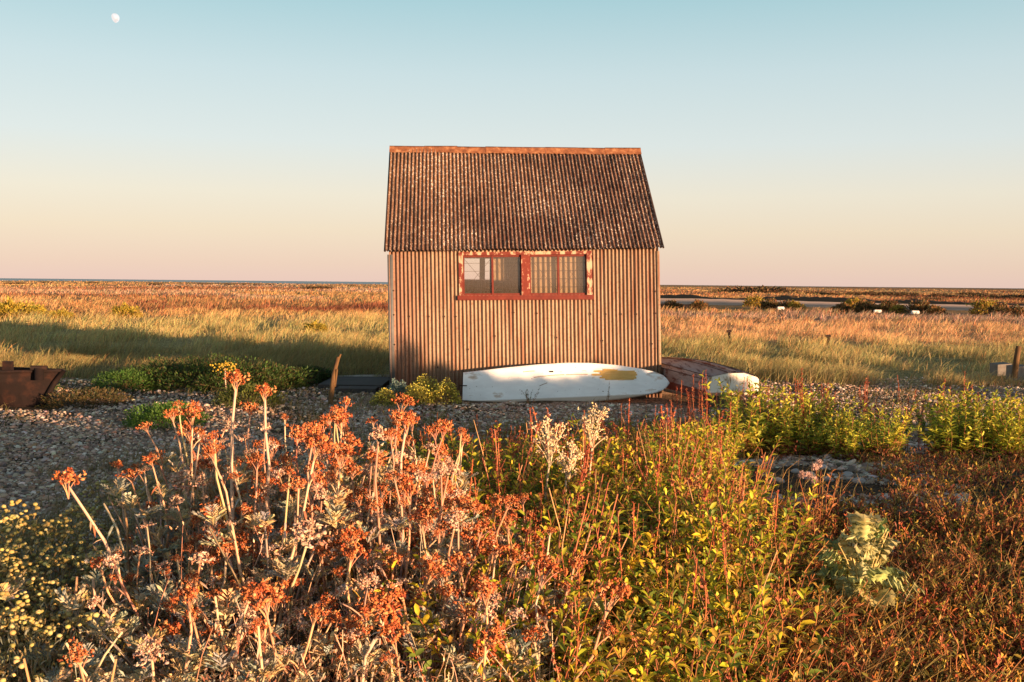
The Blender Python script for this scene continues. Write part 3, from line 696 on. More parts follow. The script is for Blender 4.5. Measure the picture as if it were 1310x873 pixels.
# ------------------------------------------------------------------ upturned dinghy right of the hut
M_hull = mat('peeling_hull', rough=.7)
r, no, mp = noisy(M_hull, [(.34, (.13, .04, .035)), (.41, (.12, .055, .05)), (.45, (.26, .20, .19)), (.62, (.33, .28, .27)), (.72, (.2, .14, .13))], (5, .7, 5), 8, .65, 2.2)
M_tran = mat('peeling_white_transom', rough=.7)
noisy(M_tran, [(.36, (.22, .12, .06)), (.42, (.5, .4, .28)), (.48, (.74, .68, .58)), (.75, (.8, .75, .68))], (1.5, 1.5, .6), 9, .7, 9)
M_maroon = mat('maroon_gunwale', rough=.7); noisy(M_maroon, [(.3, (.10, .025, .02)), (.7, (.17, .045, .035))], s=5)
dy = thing('upturned_dinghy', 'upturned wooden dinghy with peeling white transom and maroon gunwale beside the hut', 'boat', (3.5, 18.2, 0))
T = {k: at(*v, 16.9) for k, v in dict(gl=(901.2, 502), cl=(901.6, 487), cl2=(906, 482.5), tl=(930, 477.6), tr=(950, 477.6), cr2=(967.5, 483), cr=(970, 486), gr=(970, 501)).items()}
prof0 = np.array([T[k] for k in ('gl', 'cl', 'cl2', 'tl', 'tr', 'cr2', 'cr', 'gr')])
cen0 = prof0.mean(0); cen0[0] = (prof0[0, 0] + prof0[-1, 0]) / 2
bow = np.array([3.02, 20.6, .44]); ns = 22
rows = []
for s_ in np.linspace(0, 1, ns):
    wdt = (1 + .34 * math.sin(math.pi * min(1, s_ * 1.15) ** .9 * .62)) * (1 - s_ ** 3.2) ** .75 if s_ > 0 else 1
    axis = cen0 * (1 - s_) + (bow + [0, 0, 0]) * s_
    lift = .06 * math.sin(math.pi * s_)
    P = prof0 - cen0; P = P * [max(wdt, .02), 1, 1 + .05 * math.sin(math.pi * s_)]
    P[:, 1] = P[:, 0] * .15; P[0, 2] -= .05 * s_; P[-1, 2] -= .05 * s_
    rows.append(axis + P + [0, 0, lift])
PH = np.array(rows)
def densify(P):
    out = []
    for i in range(P.shape[1] - 1):
        for t_ in (0, .5): out.append(P[:, i] * (1 - t_) + P[:, i + 1] * t_)
    out.append(P[:, -1]); return np.stack(out, 1)
PHd = densify(PH)
hx = PHd.copy()
for i in range(2, PHd.shape[1] - 2, 2): hx[:, i] += [0, 0, .014]          # plank laps
g = G(); g.grid(hx); part('hull_planking', g, M_hull, dy, smooth=False)
g = G(); tp = PH[0] + [0.02, -.02, 0]; cc = tp.mean(0, keepdims=True); bk = tp + [-.03, .06, 0]
ring = np.concatenate([tp, cc]); g.add(ring, (1, 1, 1), None, [(i, i + 1, 8) for i in range(7)] + [(7, 0, 8)])
g.grid(np.stack([np.concatenate([tp, tp[:1]]), np.concatenate([bk, bk[:1]])])); part('transom', g, M_tran, dy, False)
for c_ in (2, 4, 6, 8, 10, 12):
    g = G(); g.tubes((hx[None, :, c_] + [0, 0, .004]), .007, (1, 1, 1), 4); part('plank_seam', g, M_dark, dy)
for col_, nm in ((0, 'gunwale'), (-1, 'gunwale')):
    e = PH[:, col_] ; g = G()
    g.grid(np.stack([e + [0, 0, .03], e + [(-.03 if col_ == 0 else .03), -.01, .03], e + [(-.035 if col_ == 0 else .035), -.01, -.10], e + [0, 0, -.10]]))
    part(nm, g, M_maroon, dy, False)
kl = (PH[:, 3] + PH[:, 4]) / 2; g = G()
g.grid(np.stack([kl + [-.03, 0, 0], kl + [-.02, 0, .035], kl + [.02, 0, .035], kl + [.03, 0, 0]])); part('keel', g, M_hull, dy, False)
for i, y_ in enumerate((17.25, 19.2)):
    xc = 3.65 - (y_ - 16.9) * .2
    g = G(); g.box([xc - .40, y_ - .05, -.02], [xc + .38, y_ + .06, .17 + .09 * i])
    solo('timber_block', g, M_wood, ('dark timber chock under the stern of the upturned dinghy', 'dark timber chock under the bow end of the upturned dinghy')[i], 'timber', (xc, y_, 0), smooth=False)
g = G(); a_, b_ = at(902, 512, 16.6), at(850, 499, 17.4); g.tubes([[a_, (a_ + b_) / 2 + [0, 0, .01], b_]], .03, (.3, .25, .22), 6)
solo('loose_spar', g, M_wood, 'thin grey spar lying on the ground in front of the dinghy', 'spar', (3.0, 17, 0))

# ------------------------------------------------------------------ rusty steel bow at the left edge
M_rust = mat('shade_darkened_rust', rough=.85); noisy(M_rust, [(.3, (.006, .003, .0025)), (.5, (.010, .004, .0035)), (.62, (.028, .010, .006)), (.75, (.012, .006, .005))], s=4, bump=.7)  # rust darkened to stand in for the shade on the hull
hb = thing('rusty_steel_hull', 'dark rusty steel boat hull cut off by the left edge', 'boat', (-9.0, 16.2, 0))
rows = []
for s_ in np.linspace(0, 1, 26):
    x = -11.2 + 3.6 * s_; w = .62 * (1 - s_ ** 3) + .01; fl = .22 * s_ ** 5
    zt = .52 + .02 * s_ ; zb = 0.02 + .0 * s_
    yc = 16.3
    rows.append([[x + fl, yc - w, zt + .05], [x + fl * .8, yc - w * .95, zt], [x + fl * .4, yc - w * .9, zt - .12], [x, yc - w * .72, zb + .25], [x - .1 * s_, yc - w * .35, zb - .05],
                 [x - .1 * s_, yc + w * .35, zb - .05], [x, yc + w * .72, zb + .25], [x + fl * .4, yc + w * .9, zt - .12], [x + fl, yc + w, zt + .05]])
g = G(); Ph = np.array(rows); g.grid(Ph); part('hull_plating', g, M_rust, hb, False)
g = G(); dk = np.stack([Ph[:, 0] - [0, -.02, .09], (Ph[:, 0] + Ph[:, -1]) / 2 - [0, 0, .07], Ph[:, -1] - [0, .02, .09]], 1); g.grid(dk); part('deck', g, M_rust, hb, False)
g = G()
for col_ in (0, 8):
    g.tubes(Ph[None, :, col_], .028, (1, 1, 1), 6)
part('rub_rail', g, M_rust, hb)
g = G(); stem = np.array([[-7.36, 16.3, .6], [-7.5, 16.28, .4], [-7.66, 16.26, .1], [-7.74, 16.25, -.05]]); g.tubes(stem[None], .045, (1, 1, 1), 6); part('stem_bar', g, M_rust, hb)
c = at(46.5, 474, 16.0)
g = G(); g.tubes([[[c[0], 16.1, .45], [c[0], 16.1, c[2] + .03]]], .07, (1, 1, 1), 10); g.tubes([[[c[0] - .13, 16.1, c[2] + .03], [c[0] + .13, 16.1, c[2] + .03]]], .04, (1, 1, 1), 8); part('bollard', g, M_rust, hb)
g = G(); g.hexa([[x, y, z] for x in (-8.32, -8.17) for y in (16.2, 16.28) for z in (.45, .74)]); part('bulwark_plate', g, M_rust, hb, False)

# ------------------------------------------------------------------ stake, pale pole, dark shade slabs, blocks, markers
M_stake = mat('split_wood', rough=.85); noisy(M_stake, [(.3, (.06, .03, .018)), (.55, (.15, .08, .03)), (.75, (.07, .035, .02))], (8, 8, .8), s=3, bump=.5)
a_, b_, c_ = at(422.5, 516, 16.9), at(427, 480, 16.95), at(433, 457, 17.0)
g = G(); g.tubes([[a_ + [0, 0, -.1], a_ * .6 + b_ * .4, b_, c_]], np.array([[.05, .045, .038, .034]]), (1, 1, 1), 7); g.tubes([[c_ - [.0, 0, .05], c_ + [.04, 0, .05]]], .016, (1, 1, 1), 5)
g.tubes([[b_ + [.02, 0, -.2], b_ + [.06, -.02, .1]]], .02, (1, 1, 1), 5)
solo('wooden_stake', g, M_stake, 'split ochre wooden stake leaning in the shingle left of the hut', 'stake', (a_[0], a_[1], 0))
M_pole = mat('bleached_wood', rough=.7); noisy(M_pole, [(.3, (.4, .37, .33)), (.7, (.6, .57, .52))], (1, 8, 8), s=3)
a_, b_ = at(421, 484, 21.3), at(506, 481.5, 21.3)
g = G(); g.tubes([[a_, (a_ + b_) / 2 + [0, 0, .012], b_]], np.array([[.045, .04, .035]]), (1, 1, 1), 8)
solo('bleached_pole', g, M_pole, 'pale bleached pole lying level just left of the hut', 'pole', (a_[0], a_[1], 0))
M_shade = mat('shade_dark', rough=.8); noisy(M_shade, [(.3, (.03, .026, .026)), (.7, (.07, .06, .06))], (1, 6, 1), s=3)
for i, (xa, xb, ya, yb, zz, lb) in enumerate(((-3.75, -2.5, 19.2, 20.9, .10, 'wide dark slab standing in for shaded shingle in front of the bleached pole'), (-3.3, -2.55, 18.6, 19.05, .09, 'short dark slab standing in for shaded shingle close to the hut corner'))):
    g = G(); g.box([xa, ya, -.05], [xb, yb, zz]); solo('dark_board', g, M_shade, lb, 'shade slab', ((xa + xb) / 2, ya, 0), smooth=False)  # dark slabs laid where the shingle is only in shade
# concrete blocks and post at the right edge
M_conc = mat('grey_concrete', rough=.9); noisy(M_conc, [(.3, (.13, .115, .10)), (.7, (.22, .2, .18))], s=6, bump=.4)
for (pa, pb, ya, yb, zz, lb) in ((1276, 1294, 467, 476, .25, 'low flat concrete slab left of the dark post at the right edge'), (1298, 1316, 470, 482, .35, 'pale tilted concrete block right of the dark post at the right edge')):
    Y = 23.0 if pa == 1276 else 21.8; A = at(pa, yb, Y); B = at(pb, ya, Y)
    g = G(); g.hexa([[x + (.05 * j), y, z + .03 * (x > A[0])] for x in (A[0], B[0]) for j, y in enumerate((Y, Y + .5)) for z in (A[2] - .1, B[2])])
    solo('concrete_block', g, M_conc, lb, 'block', (A[0], Y, 0), smooth=False)
a_, b_ = at(1297, 484, 21.5), at(1300.5, 458, 21.5); c_ = at(1303, 443, 21.5)
g = G(); g.tubes([[a_, (a_ + b_) / 2, b_, c_]], np.array([[.065, .062, .06, .056]]), (1, 1, 1), 6)
solo('rotten_post', g, M_stake, 'dark rotten post leaning between the concrete blocks at the right edge', 'post', (a_[0], a_[1], 0))
for i, (px, py, h_, lb) in enumerate(((933, 427, 8, 'short rusty post in the straw grass nearest the hut, taller of two'), (1060, 431, 5, 'small rusty post in the straw grass farther right, shorter of two'))):
    Y = 34.0; c = ground_at(px, Y); g = G()
    g.tubes([[[c[0], Y, c[2] - .1], [c[0], Y, c[2] + .28 + h_ * .03]]], .045, (1, 1, 1), 6)
    g.tubes([[[c[0] - .09, Y, c[2] + .25 + h_ * .03], [c[0] + .07, Y, c[2] + .27 + h_ * .03]]], .05, (1, 1, 1), 6)
    solo('rusty_post', g, M_rust, lb, 'post', (c[0], Y, c[2]))
M_white = mat('white_marker_paint', rough=.6); noisy(M_white, [(.35, (.55, .5, .45)), (.6, (.8, .78, .74))], s=6)
mk = None
for px, py, lb in ((998, 396, 'white kerb marker block beside the road, first from the hut'), (1122, 399.5, 'white kerb marker block beside the road, second from the hut'),
               (1170, 401, 'white kerb marker block beside the road, third from the hut'), (1295, 404.5, 'white kerb marker block beside the road at the far right')):
    Y = on_ground(px, py + 2)[1]; c = ground_at(px, Y)
    if mk is None:
        g = G(); g.hexa([[x, y, z] for x in (-.34, .34) for y in (-.18, .18) for z in (-.1, .17)]); g.hexa([[x, y, z] for x in (-.3, .3) for y in (-.13, .13) for z in (.171, .22)])
        mk = g.mesh('marker_block', M_white, smooth=False)
    o = link('marker_block', mk); o.location = list(c + [0, 0, .22]); o.scale = (.8, .8, .75); props(o, lb, 'marker', 'white marker blocks along the road')

# ------------------------------------------------------------------ moon
Y = 9000.0; c = at(147.2, 23.8, Y); rad = 5.9 / F * Y * 1.0
g = G(); th = np.linspace(0, math.pi, 25); rows = []
for p in np.linspace(-math.pi / 2, math.pi / 2, 25):
    # lit limb on the right and the flattened terminator on the left of a gibbous disc
    k = 1.0
    rows.append([[math.cos(p) * math.cos(t) * (1 if math.cos(t) > 0 else .55), -math.cos(p) * math.sin(t), math.sin(p)] for t in th])
Pm = np.array(rows) * rad; a_ = R(-18); ca, sa = math.cos(a_), math.sin(a_)
Pm = np.stack([Pm[..., 0] * ca + Pm[..., 2] * sa, Pm[..., 1], -Pm[..., 0] * sa + Pm[..., 2] * ca], -1)
g.grid(Pm + c)
M_moon = bpy.data.materials.new('moon_glow'); M_moon.use_nodes = True; n = M_moon.node_tree; b = n.nodes['Principled BSDF']
b.inputs['Base Color'].default_value = (0, 0, 0, 1); b.inputs['Emission Strength'].default_value = .95 * 2 ** -EXPO
no = n.nodes.new('ShaderNodeTexNoise'); no.inputs['Scale'].default_value = .03; t = n.nodes.new('ShaderNodeTexCoord'); n.links.new(t.outputs['Object'], no.inputs[0])
r = ramp(n, [(.35, (.92, .82, .78)), (.6, (1, 1, 1))], no.outputs[0]); n.links.new(r.outputs[0], b.inputs['Emission Color'])
solo('moon', g, M_moon, 'small pale gibbous moon high in the sky at upper left', 'moon', c)

# ------------------------------------------------------------------ vegetation generators
def vc(col, n, j=.18, hj=.08):
    c = np.asarray(col, float); return np.clip(c * rng.uniform(1 - j, 1 + j, (n, 1)) * (1 + rng.normal(0, hj, (n, 3))), 0, 1)
def pick(cols, n, p=None, j=.2):
    cols = np.array(cols, float); i = rng.choice(len(cols), n, p=p); return np.clip(cols[i] * rng.uniform(1 - j, 1 + j, (n, 1)) * (1 + rng.normal(0, .06, (n, 3))), 0, 1)
def curves(base, tip, K=7, wig=.02):
    base = np.asarray(base, float); tip = np.asarray(tip, float); N = len(base); t = np.linspace(0, 1, K)[None, :, None]
    out = tip - base; out_h = out * [1, 1, 0]
    P = base[:, None] + out[:, None] * t - out_h[:, None] * (t * (1 - t)) * .6
    w = rng.normal(0, wig, (N, K, 3)); w[:, 0] = 0; w = np.cumsum(w, 1) * .6; w[..., 2] *= .3
    return P + w
def sub(P, t):                       # sample points and tangents on curves P (N,K,3) at t (N,M)
    N, K = P.shape[:2]; f = t * (K - 1); i = np.clip(f.astype(int), 0, K - 2); fr = (f - i)[..., None]
    a = P[np.arange(N)[:, None], i]; b = P[np.arange(N)[:, None], i + 1]
    return a * (1 - fr) + b * fr, b - a
RUST = [(.46, .135, .045), (.34, .08, .03), (.56, .22, .085), (.20, .05, .022), (.60, .32, .15)]
SILV = [(.56, .46, .27), (.42, .40, .30), (.64, .46, .22), (.34, .35, .30)]
YG = [(.54, .50, .035), (.38, .42, .035), (.66, .56, .045), (.14, .21, .03), (.50, .32, .06)]

def corymb(seed, r=.045, cols=RUST, nb=7, spread=1.0):
    """dead flower head: branching stalklets each with a knot of round seed buttons"""
    g = G(); gs = G(); tips = []
    for i in range(nb):
        a = i / nb * 6.283 + random.uniform(-.4, .4); rr = r * random.uniform(.35, 1) * spread if i else 0
        tips.append([math.cos(a) * rr, math.sin(a) * rr, r * random.uniform(.55, 1.0) - rr * .35])
    tips = np.array(tips); P = curves(np.tile([[0, 0, -r * .95]], (nb, 1)), tips, 4, .003)
    gs.tubes(P, np.linspace(.0026, .0014, 4)[None], vc((.45, .24, .15), nb), 4)
    pts = np.repeat(tips, 9, 0) + rng.normal(0, r * .27, (nb * 9, 3)) * [1, 1, .75]
    c = pick(cols, len(pts), [.34, .26, .18, .14, .08] if len(cols) == 5 else None)
    g.blobs(pts, rng.uniform(.0028, .0072, len(pts)) * (r / .045) ** .6, c, .85, .2)
    q = np.repeat(pts, 3, 0); d = rng.normal(0, 1, (len(q), 3)) + [0, 0, .5]
    g.chips(q, d, rng.uniform(.008, .018, len(q)), .0024, np.repeat(c, 3, 0) * 1.15)
    return gs, g
HEADS = []
for i in range(5):
    gs, g = corymb(i, random.uniform(.036, .052), nb=random.randint(6, 9)); g.V += gs.V; g.C += gs.C
    g.Q += [q + g.n for q in gs.Q]; g.T += [q + g.n for q in gs.T] if gs.T else []
    # offsets inside gs start at 0: rebuild them once as one mesh
    g2 = G(); g2.V = g.V; g2.C = g.C; g2.Q = g.Q; g2.T = g.T; HEADS.append(g2.mesh('seed_head', M_stem))
for i in range(3):
    gs, g = corymb(i, random.uniform(.036, .05), cols=[(.54, .36, .26), (.46, .26, .17), (.6, .46, .34), (.34, .16, .1), (.44, .3, .22)], nb=random.randint(5, 8)); HEADS.append(g.mesh('seed_head', M_stem))
HEADS_PALE = []
for i in range(2):
    gs, g = corymb(i, .05, cols=[(.66, .55, .38), (.72, .62, .46), (.58, .46, .3), (.5, .36, .2), (.7, .6, .5)], nb=9)
    HEADS_PALE.append(g.mesh('pale_seed_head', M_stem))

def silver_rosette(g, c, up, n=9, L=.085):
    a = rng.uniform(0, 6.28, n) + 0; el = rng.uniform(.2, 1.2, n)
    D = np.stack([np.cos(a) * np.cos(el), np.sin(a) * np.cos(el), np.sin(el)], 1) + np.asarray(up) * .5
    D /= np.linalg.norm(D, axis=1, keepdims=True); Ls = rng.uniform(.6, 1.1, n) * L
    base = np.tile(c, (n, 1)); col = pick(SILV, n, j=.12)
    g.leaves(base, D, Ls, .0045, col, bend=.2)
    S = np.cross(D, [0, 0, 1.]); S /= np.linalg.norm(S, axis=1, keepdims=True) + 1e-9
    for u, l in ((.25, .38), (.4, .5), (.55, .55), (.7, .5), (.85, .38), (1.0, .22)):
        p = base + D * (Ls * u)[:, None] - [0, 0, .2 * u * u * L]
        for sg in (-1, 1):
            d = S * sg + D * .9 + rng.normal(0, .15, (n, 3))
            g.chips(p, d, Ls * l * .8, Ls * .05, col * rng.uniform(.9, 1.1, (n, 1)))

def make_ragwort(name, h=.95, nst=7, nros=14, heads=True, label='', group=None, spread=.22, pale=False, low=False):
    t = thing(name, label, 'plant', (0, 0, 0), group)
    gs, gf = G(), G(); N = nst
    a = rng.uniform(0, 6.28, N); rb = rng.uniform(0, spread * .5, N)
    base = np.stack([np.cos(a) * rb, np.sin(a) * rb, np.full(N, -.05)], 1)
    rt = rb + rng.uniform(.0, spread, N)
    tip = np.stack([np.cos(a) * rt, np.sin(a) * rt, h * rng.uniform(.68, 1.03, N)], 1)
    P = curves(base, tip, 9, .024)
    scol = pick([(.58, .39, .24), (.64, .46, .30), (.44, .24, .13), (.55, .31, .17)], N)
    gs.tubes(P, np.linspace(.0068, .0038, 9)[None] * np.ones((N, 1)), scol, 5)
    # woody lower branches and leafy rosettes
    M = nros; a = rng.uniform(0, 6.28, M); rr = rng.uniform(.02, spread * 1.25, M)
    rt_ = np.stack([np.cos(a) * rr, np.sin(a) * rr, h * rng.uniform(.12, .72, M)], 1)
    Pb = curves(np.tile([[0, 0, -.05]], (M, 1)) + rng.normal(0, .02, (M, 3)) * [1, 1, 0], rt_, 6, .012)
    gs.tubes(Pb, np.linspace(.006, .0035, 6)[None], pick([(.42, .32, .25), (.3, .2, .14)], M), 4)
    for c in rt_: silver_rosette(gf, c, [0, 0, .6], 8)
    # withered leaves up the flower stalks
    tt = rng.uniform(.25, .92, (N, 14)); pp, dd = sub(P, tt); pp = pp.reshape(-1, 3); n = len(pp)
    gf.leaves(pp, rng.normal(0, 1, (n, 3)) + [0, 0, .1], rng.uniform(.02, .05, n), .005, pick([(.5, .36, .25), (.45, .42, .34), (.34, .13, .07), (.5, .3, .06)], n), bend=.6)
    W_ = 44; a = rng.uniform(0, 6.28, W_); rr = rng.uniform(0, spread, W_); b2 = np.stack([np.cos(a) * rr, np.sin(a) * rr, rng.uniform(0, .4, W_) * h], 1)
    e2 = b2 + rng.normal(0, .07, (W_, 3)) + [0, 0, 1] * rng.uniform(.05, .3, (W_, 1)); gs.tubes(curves(b2, e2, 6, .012), .0016, pick([(.55, .38, .26), (.4, .2, .12), (.62, .5, .36)], W_), 3)
    q2 = np.repeat(e2, 5, 0) + rng.normal(0, .016, (W_ * 5, 3)); gf.chips(q2, rng.normal(0, 1, (W_ * 5, 3)), .016, .003, pick([(.6, .4, .26), (.5, .22, .12), (.68, .52, .34)], W_ * 5))
    part('stems', gs, M_stem, t); part('silver_foliage', gf, M_silver, t)
    if heads:
        for i in range(N):
            o = link('seed_head', random.choice(HEADS_PALE if pale else HEADS), t); o.location = list(P[i, -1]); k = random.choice((random.uniform(.45, .8), random.uniform(.8, 1.15)))
            o.scale = (k * random.uniform(.8, 1.2), k * random.uniform(.8, 1.2), k * random.uniform(.7, 1.25)); dv = Vector(P[i, -1] - P[i, -2]); o.rotation_euler = dv.to_track_quat('Z', 'Y').to_euler()
            # side cluster
            if random.random() < .6:
                q, d_ = sub(P[i:i + 1], np.array([[random.uniform(.62, .88)]])); q = q[0, 0]; off = np.array([random.uniform(-.05, .05), random.uniform(-.05, .05), .05])
                g = G(); g.tubes(curves([q], [q + off], 4, .003), .0025, scol[i], 4); s_ = part('side_stalk', g, M_stem, t)
                o = link('seed_head', random.choice(HEADS_PALE if pale else HEADS), s_); o.location = list(q + off + [0, 0, .02]); k = random.uniform(.35, .65); o.scale = (k,) * 3
                o.rotation_euler = (random.uniform(-.4, .4), random.uniform(-.4, .4), random.uniform(0, 6))
    return t

def make_leafy(name, label, group, h=.5, nst=18, nl=18, cols=YG, p=None, L=.07, W=.0085, spread=.22, tops=None, stemc=(.32, .12, .05), cat='plant', rust_top=.25):
    t = thing(name, label, cat, (0, 0, 0), group); gs, gf = G(), G(); N = nst
    a = rng.uniform(0, 6.28, N); rb = rng.uniform(0, spread * .6, N); rt = rb + rng.uniform(0, spread, N)
    base = np.stack([np.cos(a) * rb, np.sin(a) * rb, np.full(N, -.04)], 1); tip = np.stack([np.cos(a) * rt, np.sin(a) * rt, h * rng.uniform(.45, 1.08, N)], 1) + rng.normal(0, .05, (N, 3)) * [1, 1, 0]
    P = curves(base, tip, 7, .013)
    gs.tubes(P, np.linspace(.0036, .0016, 7)[None], vc(stemc, N), 4)
    tt = np.sort(rng.uniform(.12, 1, (N, nl)), 1) ** .8; pp, dd = sub(P, tt); dd /= np.linalg.norm(dd, axis=2, keepdims=True)
    az = np.arange(nl)[None] * 2.4 + rng.uniform(0, 6, (N, 1)); rad = np.stack([np.cos(az), np.sin(az), 0 * az], -1)
    up = np.clip(.35 + .7 * tt, 0, 1.2)[..., None]; D = rad * (1.2 - .5 * tt[..., None]) + dd * up + rng.normal(0, .15, rad.shape)
    n = N * nl; sc = (1.15 - .55 * tt).reshape(-1)
    sc_col = pick(cols, N, p, .1)[:, None] * rng.uniform(.8, 1.2, (N, nl, 1))
    col = np.where(rng.random((N, nl, 1)) < .3, pick(cols, n, p).reshape(N, nl, 3), sc_col).reshape(-1, 3)
    dead = (tt.reshape(-1) < .4) & (rng.random(n) < .45); col[dead] = pick([(.30, .10, .04), (.22, .07, .03), (.4, .2, .06)], dead.sum())
    gf.leaves(pp.reshape(-1, 3), D.reshape(-1, 3), L * sc * rng.uniform(.7, 1.15, n), W * sc, np.clip(col, 0, 1), bend=.35)
    part('stems', gs, M_stem, t); part('leaves', gf, M_leaf, t)
    k = int(N * rust_top)
    if k:
        k = min(k, 4); tp = P[:k, -1]; tl = tp + rng.normal(0, .02, (k, 3)) + [0, 0, 1] * rng.uniform(.08, .2, (k, 1)); Q = curves(tp, tl, 5, .004)
        for q_ in range(k):
            g = G(); g.tubes(Q[q_:q_ + 1], .002, pick(RUST, 1), 4); ss_, _ = sub(Q[q_:q_ + 1], rng.uniform(.15, 1, (1, 26))); m = 26
            g.chips(ss_.reshape(-1, 3), rng.normal(0, 1, (m, 3)) + [0, 0, .8], rng.uniform(.008, .018, m), .004, pick([(.34, .09, .05), (.42, .14, .08), (.26, .06, .04)], m))
            part('seed_spike', g, M_stem, t)
    return t

def make_dock(name, label, group, h=.85, n=3, col=((.34, .085, .04), (.26, .055, .03), (.44, .15, .07))):
    t = thing(name, label, 'plant', (0, 0, 0), group); gs, gf = G(), G()
    a = rng.uniform(0, 6.28, n); base = np.stack([.03 * np.cos(a), .03 * np.sin(a), 0 * a - .04], 1)
    tip = np.stack([.1 * np.cos(a), .1 * np.sin(a), h * rng.uniform(.75, 1.05, n)], 1); P = curves(base, tip, 8, .01)
    gs.tubes(P, np.linspace(.0055, .002, 8)[None], pick(col, n), 5)
    m = 110; tt = rng.uniform(.5, 1, (n, m)); pp, _ = sub(P, tt); wid = (.028 * (1.15 - tt))[..., None]
    pp = pp + rng.normal(0, 1, pp.shape) * wid * [1, 1, .6]; q = n * m
    part('stems', gs, M_stem, t)
    for j in range(n):
        gf = G(); gf.chips(pp[j], rng.normal(0, 1, (m, 3)), rng.uniform(.008, .016, m), .0055, pick(col, m)); part('seed_spike', gf, M_stem, t)
    return t

def make_dome(name, label, group=None, r=.3, h=.3, n=2600, cols=YG, L=.03, W=.004, tips=None, ntips=0, cat='shrub', rag=.3, stretch=1.0):
    t = thing(name, label, cat, (0, 0, 0), group); gf, gs = G(), G()
    d = rng.normal(0, 1, (n, 3)); d[:, 2] = np.abs(d[:, 2]); d /= np.linalg.norm(d, axis=1, keepdims=True)
    lump = 1 + rag * (fbm(d[:, 0] * 2.2 + 5 + r * 9, d[:, 1] * 2.2 + d[:, 2] * 1.7, int(r * 100), 3) - .5) * 2
    rr = rng.uniform(.45, 1, n) ** .6 * lump; P = d * rr[:, None] * [r * stretch, r, h]
    gf.leaves(P, d + rng.normal(0, .5, (n, 3)) + [0, 0, .4], L * rng.uniform(.6, 1.3, n), W, pick(cols, n), bend=.2)
    k = 40; dd = d[:k]; gs.tubes(curves(np.tile([[0, 0, -.05]], (k, 1)), P[:k] * .9, 5, .01), .004, (.18, .11, .06), 4)
    part('stems', gs, M_stem, t); part('foliage', gf, M_leaf, t)
    if ntips:
        g = G(); i = rng.choice(n, ntips); lt = lump[i]; q = d[i] * lt[:, None] * [r * stretch, r, h] * 1.03
        g.blobs(q + [0, 0, L * .6], rng.uniform(.7, 1.2, ntips) * tips[0], pick(tips[1], ntips, j=.12), .8, .1); part('flower_blossoms', g, M_stem, t)
    return t
def put(protos, spots, labelf=None, smin=.85, smax=1.15, sink=.02, group=None):
    used = put.used
    for i, (px, Y) in enumerate(spots):
        pr = protos[i % len(protos)] if not callable(protos) else protos(i)
        c = ground_at(px, Y) - [0, 0, sink]; s_ = random.uniform(smin, smax); rz = random.uniform(0, 6.28)
        if id(pr) not in used:
            used.add(id(pr)); pr.location = list(c); pr.rotation_euler = (0, 0, rz); pr.scale = (s_,) * 3; o = pr
        else: o = copy_tree(pr, c, rz, s_)
        if labelf: o['label'] = labelf(i)
put.used = set()
def scatter(n, px0, px1, Y0, Y1, mind=.18, mask=None):
    out = []; tries = 0
    while len(out) < n and tries < n * 60:
        tries += 1
        Y = math.exp(random.uniform(math.log(Y0), math.log(Y1))); px = random.uniform(px0, px1)
        if mask and not mask(px, Y): continue
        x = (px - 655) / F * Y
        if all((x - a) ** 2 + (Y - b) ** 2 > mind * mind for a, b, *_ in [(((q - 655) / F * w), w) for q, w in out]): out.append((px, Y))
    return out

# ------------------------------------------------------------------ foreground: silver ragwort with rusty dead heads
gA = 'silver ragworts in the left foreground drift'
LA = 'silver-leaved ragwort with tall bare stalks and rust-brown dead heads in the left foreground clump'
rag = [make_ragwort('silver_ragwort', h=.92 + .06 * (i % 3), nst=4 + i % 3, nros=28, label=LA, group=gA) for i in range(6)]
put(rag, scatter(44, 215, 575, 3.2, 4.7, .17), None, .70, .95)
short = [make_ragwort('silver_ragwort', h=.62, nst=5, nros=30, label=LA, group=gA, spread=.26) for i in range(4)]
put(short, scatter(38, 205, 690, 2.7, 3.9, .16), None, .75, 1.0)
def single(t, px, Y, s_=1, rz=0, sink=.02):
    t.location = list(ground_at(px, Y) - [0, 0, sink]); t.scale = (s_,) * 3; t.rotation_euler = (0, 0, rz); return t
# one lone stalk leaning left
def stalk_plant(label, base, tip, k=1.0, name='dead_flower_stalk', pale=False, hr=.006, pts=None):
    t = thing(name, label, 'plant', base); g = G(); b_ = np.array(base, float); e = np.array(tip, float)
    P = curves([b_ - [0, 0, .05]], [e], 9, .012); g.tubes(P, np.linspace(hr * 1.4, hr * .8, 9)[None], (.58, .40, .29), 6)
    gl = G(); pp, _ = sub(P, rng.uniform(.1, .85, (1, 14))); gl.leaves(pp[0], rng.normal(0, 1, (14, 3)), .035, .004, pick([(.5, .36, .25), (.34, .13, .07)], 14), bend=.5)
    part('stem', g, M_stem, t); part('withered_leaves', gl, M_leaf, t)
    o = link('seed_head', random.choice(HEADS[:5]), t); o.location = list(P[0, -1] - b_); o.scale = (k,) * 3
    return t
def gat(px, Y): return ground_at(px, Y)
stalk_plant('lone thick dead flower stalk leaning left toward the yellow button bush', gat(205, 3.45), at(95, 622, 3.3), 1.0)
stalk_plant('tallest dead flower stalk of the left clump with two rusty heads', gat(300, 3.7), at(297, 494, 3.7), .95)
stalk_plant('tall dead flower stalk just right of the tallest one', gat(352, 3.75), at(346, 507, 3.75), .8)
stalk_plant('tall dead flower stalk standing right of the left clump', gat(520, 3.6), at(529, 548, 3.6), .95)
stalk_plant('short crooked dead flower stalk behind the lone leaning stalk', gat(160, 4.2), at(143, 602, 4.2), .6)

